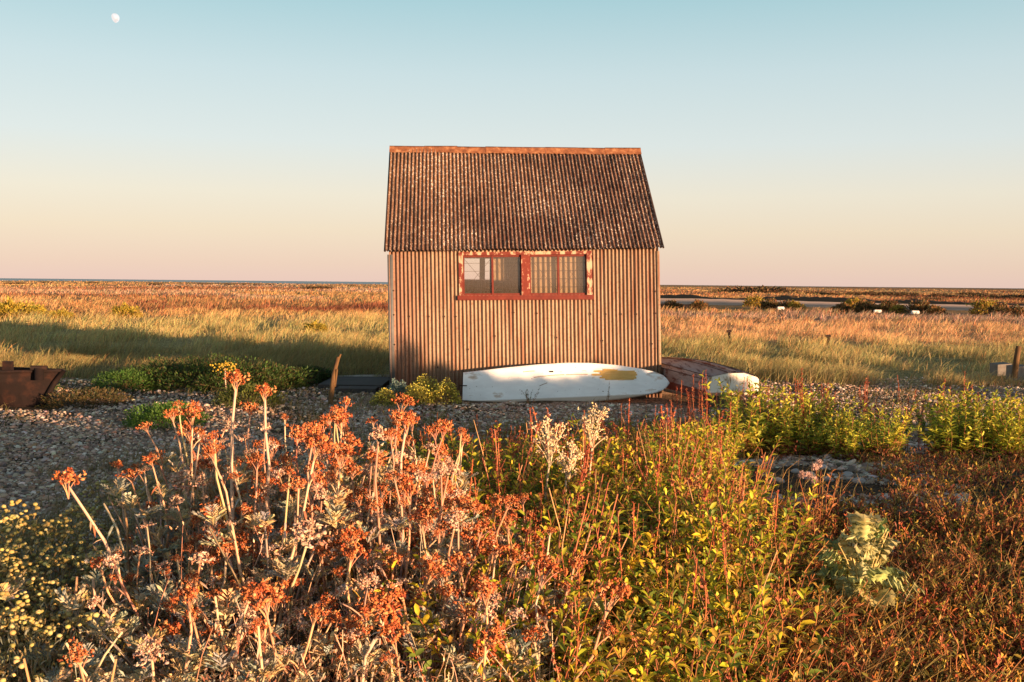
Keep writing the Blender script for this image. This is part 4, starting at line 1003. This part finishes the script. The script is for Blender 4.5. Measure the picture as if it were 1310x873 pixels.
# yellow button bushes at lower left
yb = [make_dome('button_flower_bush', 'grey-green bush covered with pale yellow flower buttons at the lower left corner', 'yellow button bushes at lower left', .36, .46, 2600,
      [(.26, .27, .2), (.2, .2, .1), (.3, .22, .1)], .035, .003, (.0085, [(.40, .32, .11), (.45, .37, .16), (.32, .24, .08)]), 1000, rag=.35) for _ in range(2)]  # button yellows darkened to stand in for shade
put(yb, [(12, 3.5), (-60, 3.3), (60, 3.85), (-30, 4.1), (25, 2.9), (70, 3.4), (45, 3.15), (-10, 3.8), (185, 4.6)], None, .85, 1.1)
# silver mounds in shade left of the ragworts
sil = [make_ragwort('silver_ragwort', h=.6, nst=2, nros=34, heads=False, label='flowerless silver-leaved mound in the shade beside the yellow button bush', group='flowerless silver mounds', spread=.3) for _ in range(2)]
put(sil, [(110, 3.1), (160, 3.5), (205, 3.1), (90, 2.75), (260, 3.4), (150, 2.7)], None, .8, 1.05)

# ------------------------------------------------------------------ yellow-green leafy drift in the centre
gB = 'yellow-green leafy plants in the centre foreground'
LB = 'yellow-green leafy plant with reddish stems in the dense centre foreground drift'
leafy = [make_leafy('leafy_plant', LB, gB, h=.5, nst=17, nl=22, L=.085, W=.0125, rust_top=.06) for i in range(5)]
leafy.append(make_leafy('leafy_plant', LB, gB, h=.46, nst=18, nl=19, L=.08, W=.011, cols=[(.44, .20, .06), (.46, .36, .06), (.5, .40, .08), (.28, .10, .04)], rust_top=.12))
leafy.append(make_leafy('leafy_plant', LB, gB, h=.44, nst=18, nl=17, cols=[(.10, .13, .03), (.16, .18, .035), (.28, .24, .04)], rust_top=.1))
def mB(px, Y): return px > 560 - (Y - 2.8) * 20 and px < 1010 - max(0, (Y - 4.6)) * 40
put(leafy, scatter(150, 500, 1030, 2.7, 7.0, .15, mB), None, .8, 1.15)
gC = 'green and red leafy plants in the band before the hut'
LC = 'dark green leafy plant in the low band between the foreground and the hut'
mid_ = [make_leafy('dark_leafy_herb', LC, gC, h=.46, nst=14, nl=16, cols=[(.12, .16, .03), (.18, .21, .04), (.34, .30, .05), (.32, .13, .05)], rust_top=.15, L=.09, W=.014) for i in range(4)]
put(mid_, scatter(115, 430, 900, 7.2, 12.4, .26, lambda px, Y: Y < 11.2 or px > 640), None, .6, 1.0)
put(mid_[:2], scatter(16, 470, 640, 5.4, 7.2, .26), None, .7, 1.0)
put(mid_, scatter(62, 500, 900, 11.4, 14.4, .28), None, .38, .75)

# taller leafy hedge-like row at right
gD = 'tall yellow-green leafy plants in the row at right'
LD = 'tall yellow-green leafy plant in the sunlit row right of the dinghy'
row = [make_leafy('leafy_shrub', LD, gD, h=.74, nst=22, nl=26, cols=[(.50, .50, .055), (.36, .40, .05), (.16, .23, .035), (.60, .55, .07)], L=.12, W=.019, spread=.34, rust_top=.06) for i in range(4)]
put(row, scatter(16, 945, 1060, 10.2, 11.6, .3), None, .85, 1.12)
put(row, scatter(11, 1060, 1140, 9.6, 10.8, .3), None, .5, .85)
put(row, scatter(20, 1210, 1370, 9.6, 10.9, .28), None, .75, 1.08)
put(row, scatter(10, 850, 945, 9.4, 10.6, .3), None, .42, .62)

# dock spikes
gE = 'red-brown dock spikes in front of the shingle at right'
dock = [make_dock('dock_plant', 'slender red-brown dock spike rising above the yellow-green row at right', gE, .9) for i in range(4)]
put(dock, scatter(40, 860, 1250, 10.4, 12.6, .35), None, .72, 1.08)
gE2 = 'thin rusty spikes in the centre drift'
dock2 = [make_dock('dock_plant', 'thin rusty spike sticking up out of the centre foreground drift', gE2, .62, 2) for i in range(3)]
put(dock2, scatter(20, 610, 960, 4.2, 8.5, .4), None, .8, 1.2)
def bare_stems(label, group, n, h, col):
    t = thing('bare_stem_tuft', label, 'plant', (0, 0, 0), group); g = G(); a = rng.uniform(0, 6.28, n)
    b_ = np.stack([.04 * np.cos(a), .04 * np.sin(a), 0 * a], 1); e = np.stack([.17 * np.cos(a), .17 * np.sin(a), h * rng.uniform(.6, 1, n)], 1)
    g.tubes(curves(b_, e, 5, .008), .0024, pick(col, n), 4); part('stems', g, M_stem, t); return t
bs = [bare_stems('tuft of thin bare red stems in the centre foreground drift', 'bare red stem tufts', 7, .68, [(.42, .16, .08), (.55, .3, .14), (.34, .1, .06)]) for _ in range(3)]
put(bs, scatter(12, 600, 1000, 3.2, 7.0, .4), None, .8, 1.1)

# two pale cream dried umbels
for px, Y, tp, kk, lb in ((757, 5.4, 536, 1.25, 'pale cream dried umbel standing highest in the centre drift'), (703, 5.3, 556, 1.35, 'broad pale cream dried umbel left of the highest one'), (728, 5.0, 575, .9, 'small pale cream dried umbel between and below the two larger ones')):
    t = thing('dried_umbel', lb, 'plant', gat(px - 5, Y)); b_ = gat(px - 5, Y); e = at(px, tp + 34, Y)
    g = G(); g.tubes(curves([b_ - [0, 0, .04]], [e], 7, .006), np.linspace(.008, .005, 7)[None], (.56, .44, .3), 6); part('stem', g, M_stem, t)
    n = 20; a = rng.uniform(0, 6.28, n); rr = rng.uniform(.01, .075, n) * kk; tips = e + np.stack([np.cos(a) * rr, np.sin(a) * rr, rng.uniform(.04, .17, n) * kk - rr * .1], 1)
    g = G(); g.tubes(curves(np.tile(e - [0, 0, .03], (n, 1)), tips, 5, .003), .0028, (.62, .5, .34), 4); part('rays', g, M_stem, t)
    g = G(); q = np.repeat(tips, 10, 0) + rng.normal(0, .013, (n * 10, 3)) * kk; g.blobs(q, rng.uniform(.004, .0075, len(q)), pick([(.62, .46, .26), (.54, .36, .18), (.66, .52, .33)], len(q)), .8, .2)
    g.chips(q, rng.normal(0, 1, (len(q), 3)) + [0, 0, .6], .016, .003, (.7, .58, .42)); part('seed_clumps', g, M_stem, t)

# sea kale
def make_kale():
    c0 = gat(1112, 4.1); t = thing('sea_kale', 'pale green crinkled sea kale in the right foreground', 'plant', c0); g = G()
    for i in range(64):
        a = random.uniform(0, 6.28); el = random.uniform(.1, 1.4); L = random.uniform(.08, .15); W = L * .42; r0 = random.uniform(0, 1) ** .7 * .17
        p0 = c0 + [math.cos(a) * r0, math.sin(a) * r0 * .8, random.choice((random.uniform(.02, .22), random.uniform(.1, .42) * (1 - r0 * 2.2)))]
        D = np.array([math.cos(a) * math.cos(el), math.sin(a) * math.cos(el), math.sin(el)]); S = np.cross(D, [0, 0, 1]); S /= np.linalg.norm(S); U = np.cross(S, D)
        nu, nv = 15, 11; P = np.zeros((nu, nv, 3)); ph = random.uniform(0, 6)
        for iu in range(nu):
            u = iu / (nu - 1); w = W * math.sin(math.pi * min(1, u * .93 + .07)) ** .6
            for iv in range(nv):
                v = (iv / (nv - 1) - .5) * 2
                P[iu, iv] = p0 + D * L * u + S * w * v * (1 + .25 * math.sin(u * 24 + ph)) + U * (abs(v) * w * .35 + .022 * abs(v) * math.sin(u * 26 + v * 6 + ph)) - np.array([0, 0, 1]) * L * .3 * u * u
        g.grid(P, vc(random.choice([(.56, .56, .22), (.62, .58, .26), (.42, .47, .21)]), 1)[0])
    part('leaves', g, M_leaf, t)
    g = G(); n = 14; b_ = np.tile(c0, (n, 1)); a = rng.uniform(0, 6.28, n); e = c0 + np.stack([np.cos(a) * .1, np.sin(a) * .1, rng.uniform(.3, .42, n)], 1)
    Pk = curves(b_, e, 6, .01); g.tubes(Pk, .0035, (.5, .4, .16), 4); q, _ = sub(Pk, rng.uniform(.6, 1, (n, 14))); g.chips(q.reshape(-1, 3), rng.normal(0, 1, (n * 14, 3)) + [0, 0, .7], .025, .004, (.52, .42, .16)); part('flower_stalks', g, M_stem, t)
make_kale()
fl = make_leafy('fluffy_thistle', 'small orange plant with pink fluffy seed tufts left of the sea kale', None, h=.42, nst=10, nl=16, cols=[(.42, .18, .05), (.4, .28, .08)], rust_top=0, spread=.1)
single(fl, 1050, 5.6); g = G(); c0 = np.array(fl.location)
q = c0 + [0, 0, .4] + rng.normal(0, .045, (5, 3)); 
for p in q: m = 120; g.chips(np.tile(p, (m, 1)), rng.normal(0, 1, (m, 3)), .028, .0016, (.62, .42, .36))
part('seed_clumps', g, M_stem, fl)
rk = [make_leafy('low_golden_plant', 'golden low leafy plant on the red slope around the sea kale', 'golden low plants on the red slope', h=.3, nst=14, nl=14, cols=[(.4, .3, .06), (.3, .26, .05), (.42, .2, .06)], L=.05, W=.009, rust_top=.0) for _ in range(3)]
put(rk, scatter(34, 960, 1330, 3.1, 5.6, .22), None, .6, 1.1)
put([leafy[0]], [], None)

# domes by the hut and low bushes on the shingle
def dome_at(px, Y, *a, **k): return single(make_dome(*a, **k), px, Y)
LAV = [(.30, .33, .06), (.44, .40, .07), (.26, .2, .06)]; TP = (.013, [(.62, .52, .07), (.52, .45, .09)])
dome_at(570, 17.1, 'cotton_lavender_bush', 'round yellow-tipped cotton lavender bush touching the sailboard tail', None, .30, .40, 3000, LAV, .035, .006, TP, 260)
dome_at(535, 17.0, 'cotton_lavender_bush', 'round yellow-tipped cotton lavender bush second from the sailboard', None, .26, .34, 2600, LAV, .035, .006, TP, 160)
dome_at(545, 17.5, 'cotton_lavender_bush', 'taller cotton lavender bush against the hut wall behind the others', None, .26, .44, 2600, LAV, .035, .006, TP, 160)
dome_at(491, 16.9, 'cotton_lavender_bush', 'small yellow cotton lavender bush at the outer left of the hut corner', None, .22, .28, 2000, LAV, .035, .006, TP, 160)
dome_at(508, 17.3, 'blue_grey_bush', 'blue-grey leafy bush right under the hut corner', None, .2, .42, 1500, [(.16, .24, .22), (.22, .3, .27)], .05, .012)
DG = [(.05, .10, .025), (.08, .15, .03), (.04, .06, .02)]; BR_ = [(.10, .08, .03), (.06, .07, .025), (.14, .09, .04)]
dome_at(212, 14.3, 'low_green_bush', 'bright green low bush on the shingle left of centre', None, .62, .30, 4200, [(.08, .17, .03), (.12, .22, .04)], .05, .010)
dome_at(110, 16.4, 'low_brown_bush', 'dark brown low bush between the steel hull and the green bush', None, .72, .30, 4200, BR_, .05, .008)
dome_at(38, 18.6, 'low_green_bush', 'green low bush directly behind the steel hull', None, .5, .34, 2600, [(.08, .17, .03), (.12, .18, .05)], .05, .009)
dome_at(160, 19.0, 'low_green_bush', 'green leafy scrub at the left end of the dark scrub bank', None, .7, .42, 4200, [(.06, .14, .025), (.1, .18, .04)], .05, .010)
for i, (px, Y, r_, h_, lb) in enumerate(((205, 19.6, .8, .55, 'dark scrub at the left part of the dark scrub bank'), (255, 19.3, .9, .62, 'dark scrub at the middle of the dark scrub bank'),
        (300, 18.8, .85, .6, 'dark scrub below the yellow flower head in the scrub bank'), (345, 19.4, .8, .5, 'dark scrub at the right end of the dark scrub bank'), (395, 20.6, .6, .3, 'flat dark scrub between the scrub bank and the pole'))):
    dome_at(px, Y, 'dark_scrub', lb, None, r_, h_, 5000, DG + BR_[:1], .07, .011, rag=.5)
dome_at(318, 15.6, 'low_green_bush', 'olive low bush just behind the tallest dead stalk', None, .55, .34, 3400, [(.12, .15, .03), (.09, .1, .03)], .06, .009)
t = stalk_plant('yellow ragwort flower head rising from the dark scrub bank', gat(289, 18.2), at(288, 470, 18.2), .01, 'yellow_ragwort', hr=.012)
g = G(); q = at(288, 468, 18.2) + rng.normal(0, 1, (70, 3)) * [.10, .08, .05]; g.blobs(q, rng.uniform(.012, .026, 70), pick([(.42, .26, .03), (.3, .24, .04)], 70)); part('flower_clumps', g, M_stem, t)
for i, (px, Y, lb) in enumerate(((680, 17.0, 'tiny dark green sprig on the shingle against the sailboard'), (778, 16.9, 'thin dark weed standing before the right half of the sailboard'))):
    pl = make_leafy('small_weed', lb, None, h=(.32, .42)[i], nst=(9, 3)[i], nl=(14, 8)[i], cols=[(.05, .09, .03), (.09, .12, .04)], L=.05, W=.01, spread=(.12, .02)[i], rust_top=0); single(pl, px, Y)
# shrubs in the fields and along the road
YS = [(.40, .30, .04), (.30, .26, .05), (.5, .36, .06)]
fb = make_dome('yellow_field_shrub', '', 'yellow shrubs along the field edge at left', .8, .75, 1500, YS, .16, .04, rag=.6)
for i, (px, Y, lb, s_) in enumerate(((12, 52, 'yellow-leaved shrub at the left edge of the fields, largest of three', 1.2), (45, 54, 'yellow-leaved shrub second from the left edge of the fields', .9),
       (160, 53, 'yellow-leaved shrub alone in the fields below the rust patch', .9), (78, 50, 'sparse olive yellow shrub right of the pair at the left edge', .7), (403, 40, 'upright olive shrub standing alone in the grass left of the hut', .62))):
    c = gat(px, Y)
    if i == 0: fb.location = list(c); fb.scale = (s_,) * 3; fb['label'] = lb; fb['group'] = 'yellow shrubs along the field edge at left'
    else: copy_tree(fb, c, i * 1.3, s_, lb)
fr_ = make_dome('roadside_shrub', '', 'shrubs along the road', 1.1, .8, 1400, [(.16, .11, .04), (.3, .13, .05), (.10, .09, .035)], .22, .05, rag=.6)
fy_ = make_dome('roadside_shrub', '', 'shrubs along the road', .9, .95, 1200, YS + [(.3, .13, .04)], .2, .05, rag=.6)
names = ['first', 'second', 'third', 'fourth', 'fifth', 'sixth', 'seventh', 'eighth', 'ninth', 'tenth', 'eleventh', 'twelfth', 'thirteenth', 'fourteenth', 'fifteenth', 'sixteenth']
for i, (px, py, k_, s_) in enumerate(((860, 393, 0, .8), (893, 394, 0, .9), (963, 391, 1, 1.0), (985, 394, 0, 1.0), (1008, 395, 0, .9), (1018, 395.5, 1, .8), (1075, 397, 0, .8), (1089, 395, 1, 1.0), (1108, 398, 0, 1.1),
       (1133, 399, 0, 1.1), (1147, 400, 1, .7), (1180, 401, 0, 1.1), (1196, 402, 0, .8), (1260, 402, 1, 1.1), (1280, 404, 0, 1.0), (1301, 406, 0, .9))):
    Y = on_ground(px, py + 1)[1]; src = fy_ if k_ else fr_; lb = '%s shrub along the near side of the road, counted from the hut%s' % (names[i], ', yellow-leaved' if k_ else '')
    if i in (0, 2): src.location = list(gat(px, Y)); src.scale = (s_,) * 3; src['label'] = lb
    else: copy_tree(src, gat(px, Y), i * 1.7, s_, lb)
# far scrub mounds, then unseen bushes added to shade the hut's foot
fs = make_dome('far_scrub_mound', '', 'low dark scrub mounds on the far plain', 5, 1.3, 900, [(.12, .075, .04), (.2, .11, .055), (.08, .075, .035)], .9, .22, rag=.7, stretch=1.8)
fspots = [(965, 245), (1040, 230), (1058, 215), (1075, 240), (1100, 225), (1112, 260), (1138, 235), (1150, 220), (1200, 210), (1222, 200), (1245, 230), (1262, 205), (1290, 215), (1305, 190), (1180, 150), (975, 300), (1010, 155),
          (290, 520), (303, 500), (316, 540), (330, 510), (345, 530), (262, 480), (450, 470), (120, 420), (60, 460), (200, 360), (235, 300), (405, 260), (20, 330)]
for i, (px, Y) in enumerate(fspots):
    k_ = .5 if px > 600 else .42; 
    if i == 0: fs.location = list(gat(px, Y)); fs['label'] = 'low dark scrub mound on the far plain near the horizon'
    else: copy_tree(fs, gat(px, Y), i * .9, k_ * random.uniform(.5, 1.1), 'low dark scrub mound on the far plain near the horizon')
def shade_bush(x, y, h, r, lb):  # unseen bush, added for the shade it casts
    t = make_dome('added_shade_bush', lb, None, r, h, 7000, [(.07, .10, .025), (.11, .13, .03), (.2, .16, .03)], .09, .016, rag=.35); t.location = (x, y, float(gz(x, y)) - .1)

SX, SY = math.sin(SUN_AZ), math.cos(SUN_AZ)
def shade_at(tx, ty, s, ztop, r, lb):        # a bush standing on the line from the ground point tx, ty towards the sun
    s0 = tx * SX + ty * SY; x_, y_ = tx + (s - s0) * SX, ty + (s - s0) * SY; z_ = float(gz(x_, y_))
    top = ztop + (s - s0) * math.tan(SUN_EL)
    shade_bush(x_, y_, top - z_ + .1, r, lb)
shade_at(-2.0, 18.3, .6, .78, .5, 'added shade bush outside the frame at right, tallest of its row')
shade_at(-1.25, 18.3, .4, .58, .42, 'added shade bush outside the frame at right, beside the tallest one')
for i, (tx, z_) in enumerate(((-.55, .42), (-.05, .38), (.45, .40), (.95, .38), (1.45, .44), (1.95, .55), (2.35, .68))):
    shade_at(tx, 17.9, .5 + .35 * (i % 2), z_, .52, 'added shade bush outside the frame at right, %s of the low ones from the tall pair' % names[i])
for i, (tx, ty) in enumerate(((5.0, 24), (7.5, 25), (9.5, 27), (12.5, 28), (15, 29))):  # added to shade the grass and shingle at right
    shade_at(tx, ty, 2.0, .12, 1.3, 'broad added shade bush far outside the frame at right, %s going away' % names[i])

# ------------------------------------------------------------------ stuff: ground cover, grass, pebbles
def XY(n, px0, px1, Y0, Y1, power=1.0):
    """points spread evenly over the picture's rows: denser near, sparser far"""
    u = rng.random(n); q = -power
    Y = 1 / (1 / Y0 + (1 / Y1 - 1 / Y0) * u) if power == 1 else (Y0 ** q + (Y1 ** q - Y0 ** q) * u) ** (1 / q)
    px = rng.uniform(px0, px1, n); x = (px - 655) / F * Y; return x, Y, px
def clear(x, y):      # not inside the hut or the boats
    return ~(((x > -2.45) & (x < 2.8) & (y > 17.2) & (y < 22.8)) | ((x > 2.6) & (x < 4.2) & (y > 16.7) & (y < 21)) | ((x < -7.3) & (y > 15.6) & (y < 17)) | ((x > -2.0) & (x < 2.9) & (y > 17.3) & (y < 18.3)))
# low undergrowth on the near mound
n = 132000; x, y, px = XY(n, -250, 1760, 2.2, 12.5, .6)
h = .03 + .20 * fbm(x * 1.6, y * 1.6, 61) ** 1.5 + (px < 560) * .26
right = (px > 960) | (y > 9); sh = (((px - 1025) / 125) ** 2 + ((y - 7.9) / 1.6) ** 2 + .8 * (fbm(x * 2, y * 2, 63) - .5) * 2 < 1) | ((fbm(x * .9, y * .9, 63) > .62) & (y > 6.2) & (px > 900))
left = (px < 560) & (y > 4.9); keepm = ~sh & ~left & ((y < 5) | (px > 430)) & ~((y > 11.3) & (px > 880)) & ~((px < 90) & (y < 3.2))
x, y, px, h, right = x[keepm], y[keepm], px[keepm], h[keepm], right[keepm]; n = len(x)
col = np.where((px < 560)[:, None], pick([(.40, .34, .25), (.36, .17, .10), (.2, .16, .08), (.52, .38, .26)], n), np.where(right[:, None], pick([(.26, .08, .045), (.34, .14, .06), (.18, .06, .035), (.30, .2, .05), (.12, .10, .03)], n),
      pick([(.16, .17, .035), (.3, .14, .05), (.26, .24, .045), (.08, .10, .03)], n)))
g = G(); z = gz(x, y) + rng.uniform(0, 1, n) * h
g.chips(np.stack([x, y, z], 1), rng.normal(0, 1, (n, 3)) + [0, 0, .9], rng.uniform(.02, .05, n) * np.where(px < 560, .6, 1), rng.uniform(.004, .009, n) * np.where(px < 560, .5, 1), col)
solo('undergrowth', g, M_leaf, None, None, (0, 0, 0), kind='stuff')
# red sprigs and golden grass on the right slope
n = 17500; x, y, px = XY(n, 900, 1790, 2.6, 9.6, .7); m = ((px > 985) | (y > 6.0)) & ~((fbm(x * .9, y * .9, 63) > .60) & (y > 6.2)) & ~(((px - 1025) / 130) ** 2 + ((y - 7.7) / 1.8) ** 2 + .8 * (fbm(x * 2, y * 2, 63) - .5) * 2 < 1); x, y = x[m], y[m]; n = len(x)
b_ = np.stack([x, y, gz(x, y)], 1); hh = rng.uniform(.03, .15, n) * (.3 + 1.3 * fbm(x * 1.3, y * 1.3, 65)); e = b_ + np.stack([rng.normal(0, .06, n), rng.normal(0, .06, n), hh], 1)
P = curves(b_, e, 4, .003); sc_ = pick([(.50, .14, .055), (.30, .07, .035), (.62, .29, .07), (.60, .42, .07), (.20, .17, .04)], n)
g = G(); g.tubes(P, .0022, sc_, 3, cap=False); q, _ = sub(P, rng.uniform(.15, 1.05, (n, 9))); q = q.reshape(-1, 3); d = rng.normal(0, 1, q.shape) + [0, 0, .7]
g.chips(q, d, rng.uniform(.012, .028, len(q)), .0055, np.repeat(sc_, 9, 0) * rng.uniform(.7, 1.25, (len(q), 1)))
solo('red_ground_cover', g, M_leaf, None, None, (0, 0, 0), kind='stuff')
# pebbles
def pebble_field():
    sets = [XY(86000, -180, 520, 5.2, 21, .9), XY(16000, 440, 900, 13.0, 18.2, 1), XY(31000, 860, 1560, 11.4, 23, 1), XY(7000, 930, 1240, 6.2, 10.4, 1), XY(2500, -60, 200, 3.2, 5.5, 1)]
    x = np.concatenate([s[0] for s in sets]); y = np.concatenate([s[1] for s in sets]); m = clear(x, y); x, y = x[m], y[m]
    m = (fbm(x * .9, y * .9, 63) > .40) | (y > 10.5); x, y = x[m], y[m]
    n = len(x); r = np.exp(rng.normal(math.log(.0115), .42, n)) * (1 + y * .018); r = np.minimum(r, .045)
    cols = pick([(.40, .29, .22), (.56, .44, .35), (.25, .18, .145), (.42, .25, .16), (.74, .66, .57), (.17, .13, .11)], n, [.3, .22, .18, .15, .09, .06])
    # 14-point stones
    c8 = np.array([(i, j, k) for i in (-1, 1) for j in (-1, 1) for k in (-1, 1)]) * .62; c6 = np.array([(1, 0, 0), (-1, 0, 0), (0, 1, 0), (0, -1, 0), (0, 0, 1), (0, 0, -1)]) * 1.0
    base = np.concatenate([c8, c6]); fc = {8: (4, 5, 7, 6), 9: (0, 2, 3, 1), 10: (2, 6, 7, 3), 11: (0, 1, 5, 4), 12: (1, 3, 7, 5), 13: (0, 4, 6, 2)}
    T = np.array([(c, q[i], q[(i + 1) % 4]) for c, q in fc.items() for i in range(4)])
    sc = np.stack([rng.uniform(.8, 1.5, n), rng.uniform(.7, 1.2, n), rng.uniform(.4, .75, n)], 1) * r[:, None]
    V = base[None] * sc[:, None] * (1 + rng.normal(0, .09, (n, 14, 1))); a = rng.uniform(0, 6.28, n); ca, sa = np.cos(a)[:, None], np.sin(a)[:, None]
    tl = rng.normal(0, .25, n)[:, None]; Vz = V[..., 2] + V[..., 0] * tl
    V = np.stack([V[..., 0] * ca - V[..., 1] * sa, V[..., 0] * sa + V[..., 1] * ca, Vz], -1) + np.stack([x, y, gz(x, y) + sc[:, 2] * .45], 1)[:, None]
    g = G(); g.add(V.reshape(-1, 3), np.repeat(cols, 14, 0), None, (T[None] + (np.arange(n) * 14)[:, None, None]).reshape(-1, 3))
    solo('shingle_pebbles', g, M_stone, None, None, (0, 0, 0), kind='stuff')
pebble_field()
# larger stones on the right slope and at the lower left corner
g = None
for i, (px, Y, r_) in enumerate(((1000, 7.6, .05), (1040, 7.9, .06), (1065, 7.7, .045), (1090, 8.0, .05), (1022, 8.2, .04), (1105, 7.6, .05), (1150, 5.1, .05), (985, 8.0, .045), (22, 3.3, .05), (48, 3.15, .04), (1215, 4.1, .03))):
    if g is None:
        g = G(); iv, it = ICO; bmv = iv * (1 + rng.normal(0, .08, (12, 1))) * [1.2, .9, .6]
        # one smooth subdivision
        Vv = [tuple(v) for v in bmv]; Tt = []; cache = {}
        def midp(a, b):
            k = (min(a, b), max(a, b))
            if k not in cache: q = (np.array(Vv[a]) + np.array(Vv[b])) / 2; q = q * 1.08; cache[k] = len(Vv); Vv.append(tuple(q))
            return cache[k]
        for a, b, c in it: ab, bc, ca = midp(a, b), midp(b, c), midp(c, a); Tt += [(a, ab, ca), (b, bc, ab), (c, ca, bc), (ab, bc, ca)]
        g.add(np.array(Vv), (.42, .38, .36), None, np.array(Tt)); stm = g.mesh('stone', M_stone)
    o = link('stone', stm); c = gat(px, Y); o.location = list(c + [0, 0, r_ * .3]); o.scale = (r_,) * 3; o.rotation_euler = (random.uniform(-.3, .3), random.uniform(-.3, .3), random.uniform(0, 6))
    grp = 'pale flints on the right slope' if i < 8 and i != 6 else None
    props(o, 'smooth pale flint on the bare patch above the sea kale' if grp else ('round pinkish stone right of the sea kale', 'flat dark stone at the lower left corner', 'smaller stone beside the flat one at the lower left corner', 'small pale stone near the lower right corner')[[6, 8, 9, 10].index(i)], 'stone', grp)

# grass: mid-distance bands leaning with the wind, thin tufts on the shingle, far clumps
def grass_field():
    g = G(); wind = lambda n: np.stack([rng.normal(.35, .42, n), rng.normal(0, .35, n), 0 * np.zeros(n)], 1)
    def band(n, px0, px1, Y0, Y1, H, W, pw=1, mask=None, dens=None, mul=1.0, tip=None, hn=.55):
        x, y, px = XY(n, px0, px1, Y0, Y1, pw); m = clear(x, y) & (rng.random(n) < .05 + 3.2 * np.clip(fbm(x * .8, y * .35, 93) - .36, 0, 1) * 1.4)
        if mask is not None: m &= mask(x, y, px)
        if dens is not None: m &= rng.random(n) < dens(x, y)
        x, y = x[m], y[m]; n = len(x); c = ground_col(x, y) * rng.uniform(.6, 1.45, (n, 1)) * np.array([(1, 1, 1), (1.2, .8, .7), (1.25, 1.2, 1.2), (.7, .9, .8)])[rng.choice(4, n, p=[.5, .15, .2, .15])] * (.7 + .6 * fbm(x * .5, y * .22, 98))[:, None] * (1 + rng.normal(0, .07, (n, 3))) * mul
        hh = H * rng.uniform(.4, 1.3, n) * (1 - hn + 2 * hn * fbm(x * .35, y * .2, 91)) * (.35 + 1.3 * fbm(x * 1.5, y * .8, 94, 2)); wd = W * y / 30
        t_ = np.clip(c * 1.15 + (tip if tip is not None else 0), 0, 1)
        g.blades(np.stack([x, y, gz(x, y) - .02], 1), hh, wd, wind(n), np.clip(c, 0, 1), tipcol=t_)
    vis = lambda x, y, px: np.ones(len(x), bool)
    band(250000, -220, 1540, 21.0, 62, .33, .0065, .8, vis, None, 1.1, np.array([.07, .045, .015]))
    def off_road(x, y, px):
        hy = 355.7 + .0099 * px; yn = 2.1 * F / (388.3 + (px - 840) * .0262 - hy); yf = 2.1 * F / (383.2 + (px - 840) * .0285 - hy)
        return vis(x, y, px) & ~((px > 700) & (y > yn * .84) & (y < yf * 1.03))
    band(106000, -220, 1540, 58, 160, .36, .011, 1, off_road)
    band(84000, -220, 1540, 140, 900, .36, .012, .8, off_road)
    # sparse tufts on shingle
    cl = lambda x, y: np.clip((fbm(x * .55, y * .55, 95) - .46) * 7, 0, 1) * (.25 + .75 * (fbm(x * 4, y * 4, 96) > .5))
    x, y, px = XY(110000, -60, 1370, 6.0, 21.5, .8); m = clear(x, y) & (rng.random(len(x)) < cl(x, y)) & ~((px > 600) & (y < 13)) & ((y < 13.5) | (y > 17.6) | (px < 520) | (px > 1000) | (rng.random(len(x)) < .35)); x, y = x[m], y[m]; n = len(x)
    g.blades(np.stack([x, y, gz(x, y) - .01], 1), rng.uniform(.06, .2, n), .0028 * y / 12, wind(n), pick([(.18, .16, .06), (.28, .22, .11), (.10, .12, .04), (.3, .2, .1)], n))
    # golden blades on the red slope
    x, y, px = XY(2600, 960, 1400, 2.8, 8.5, .7); m = rng.random(len(x)) < np.clip((fbm(x * 1.1, y * 1.1, 97) - .42) * 6, 0, 1); x, y = x[m], y[m]; n = len(x)
    g.blades(np.stack([x, y, gz(x, y) - .01], 1), rng.uniform(.1, .28, n), .0022, wind(n), pick([(.45, .3, .1), (.36, .2, .07), (.5, .36, .15)], n))
    solo('grass', g, M_grass, None, None, (0, 0, 0), kind='stuff')
grass_field()
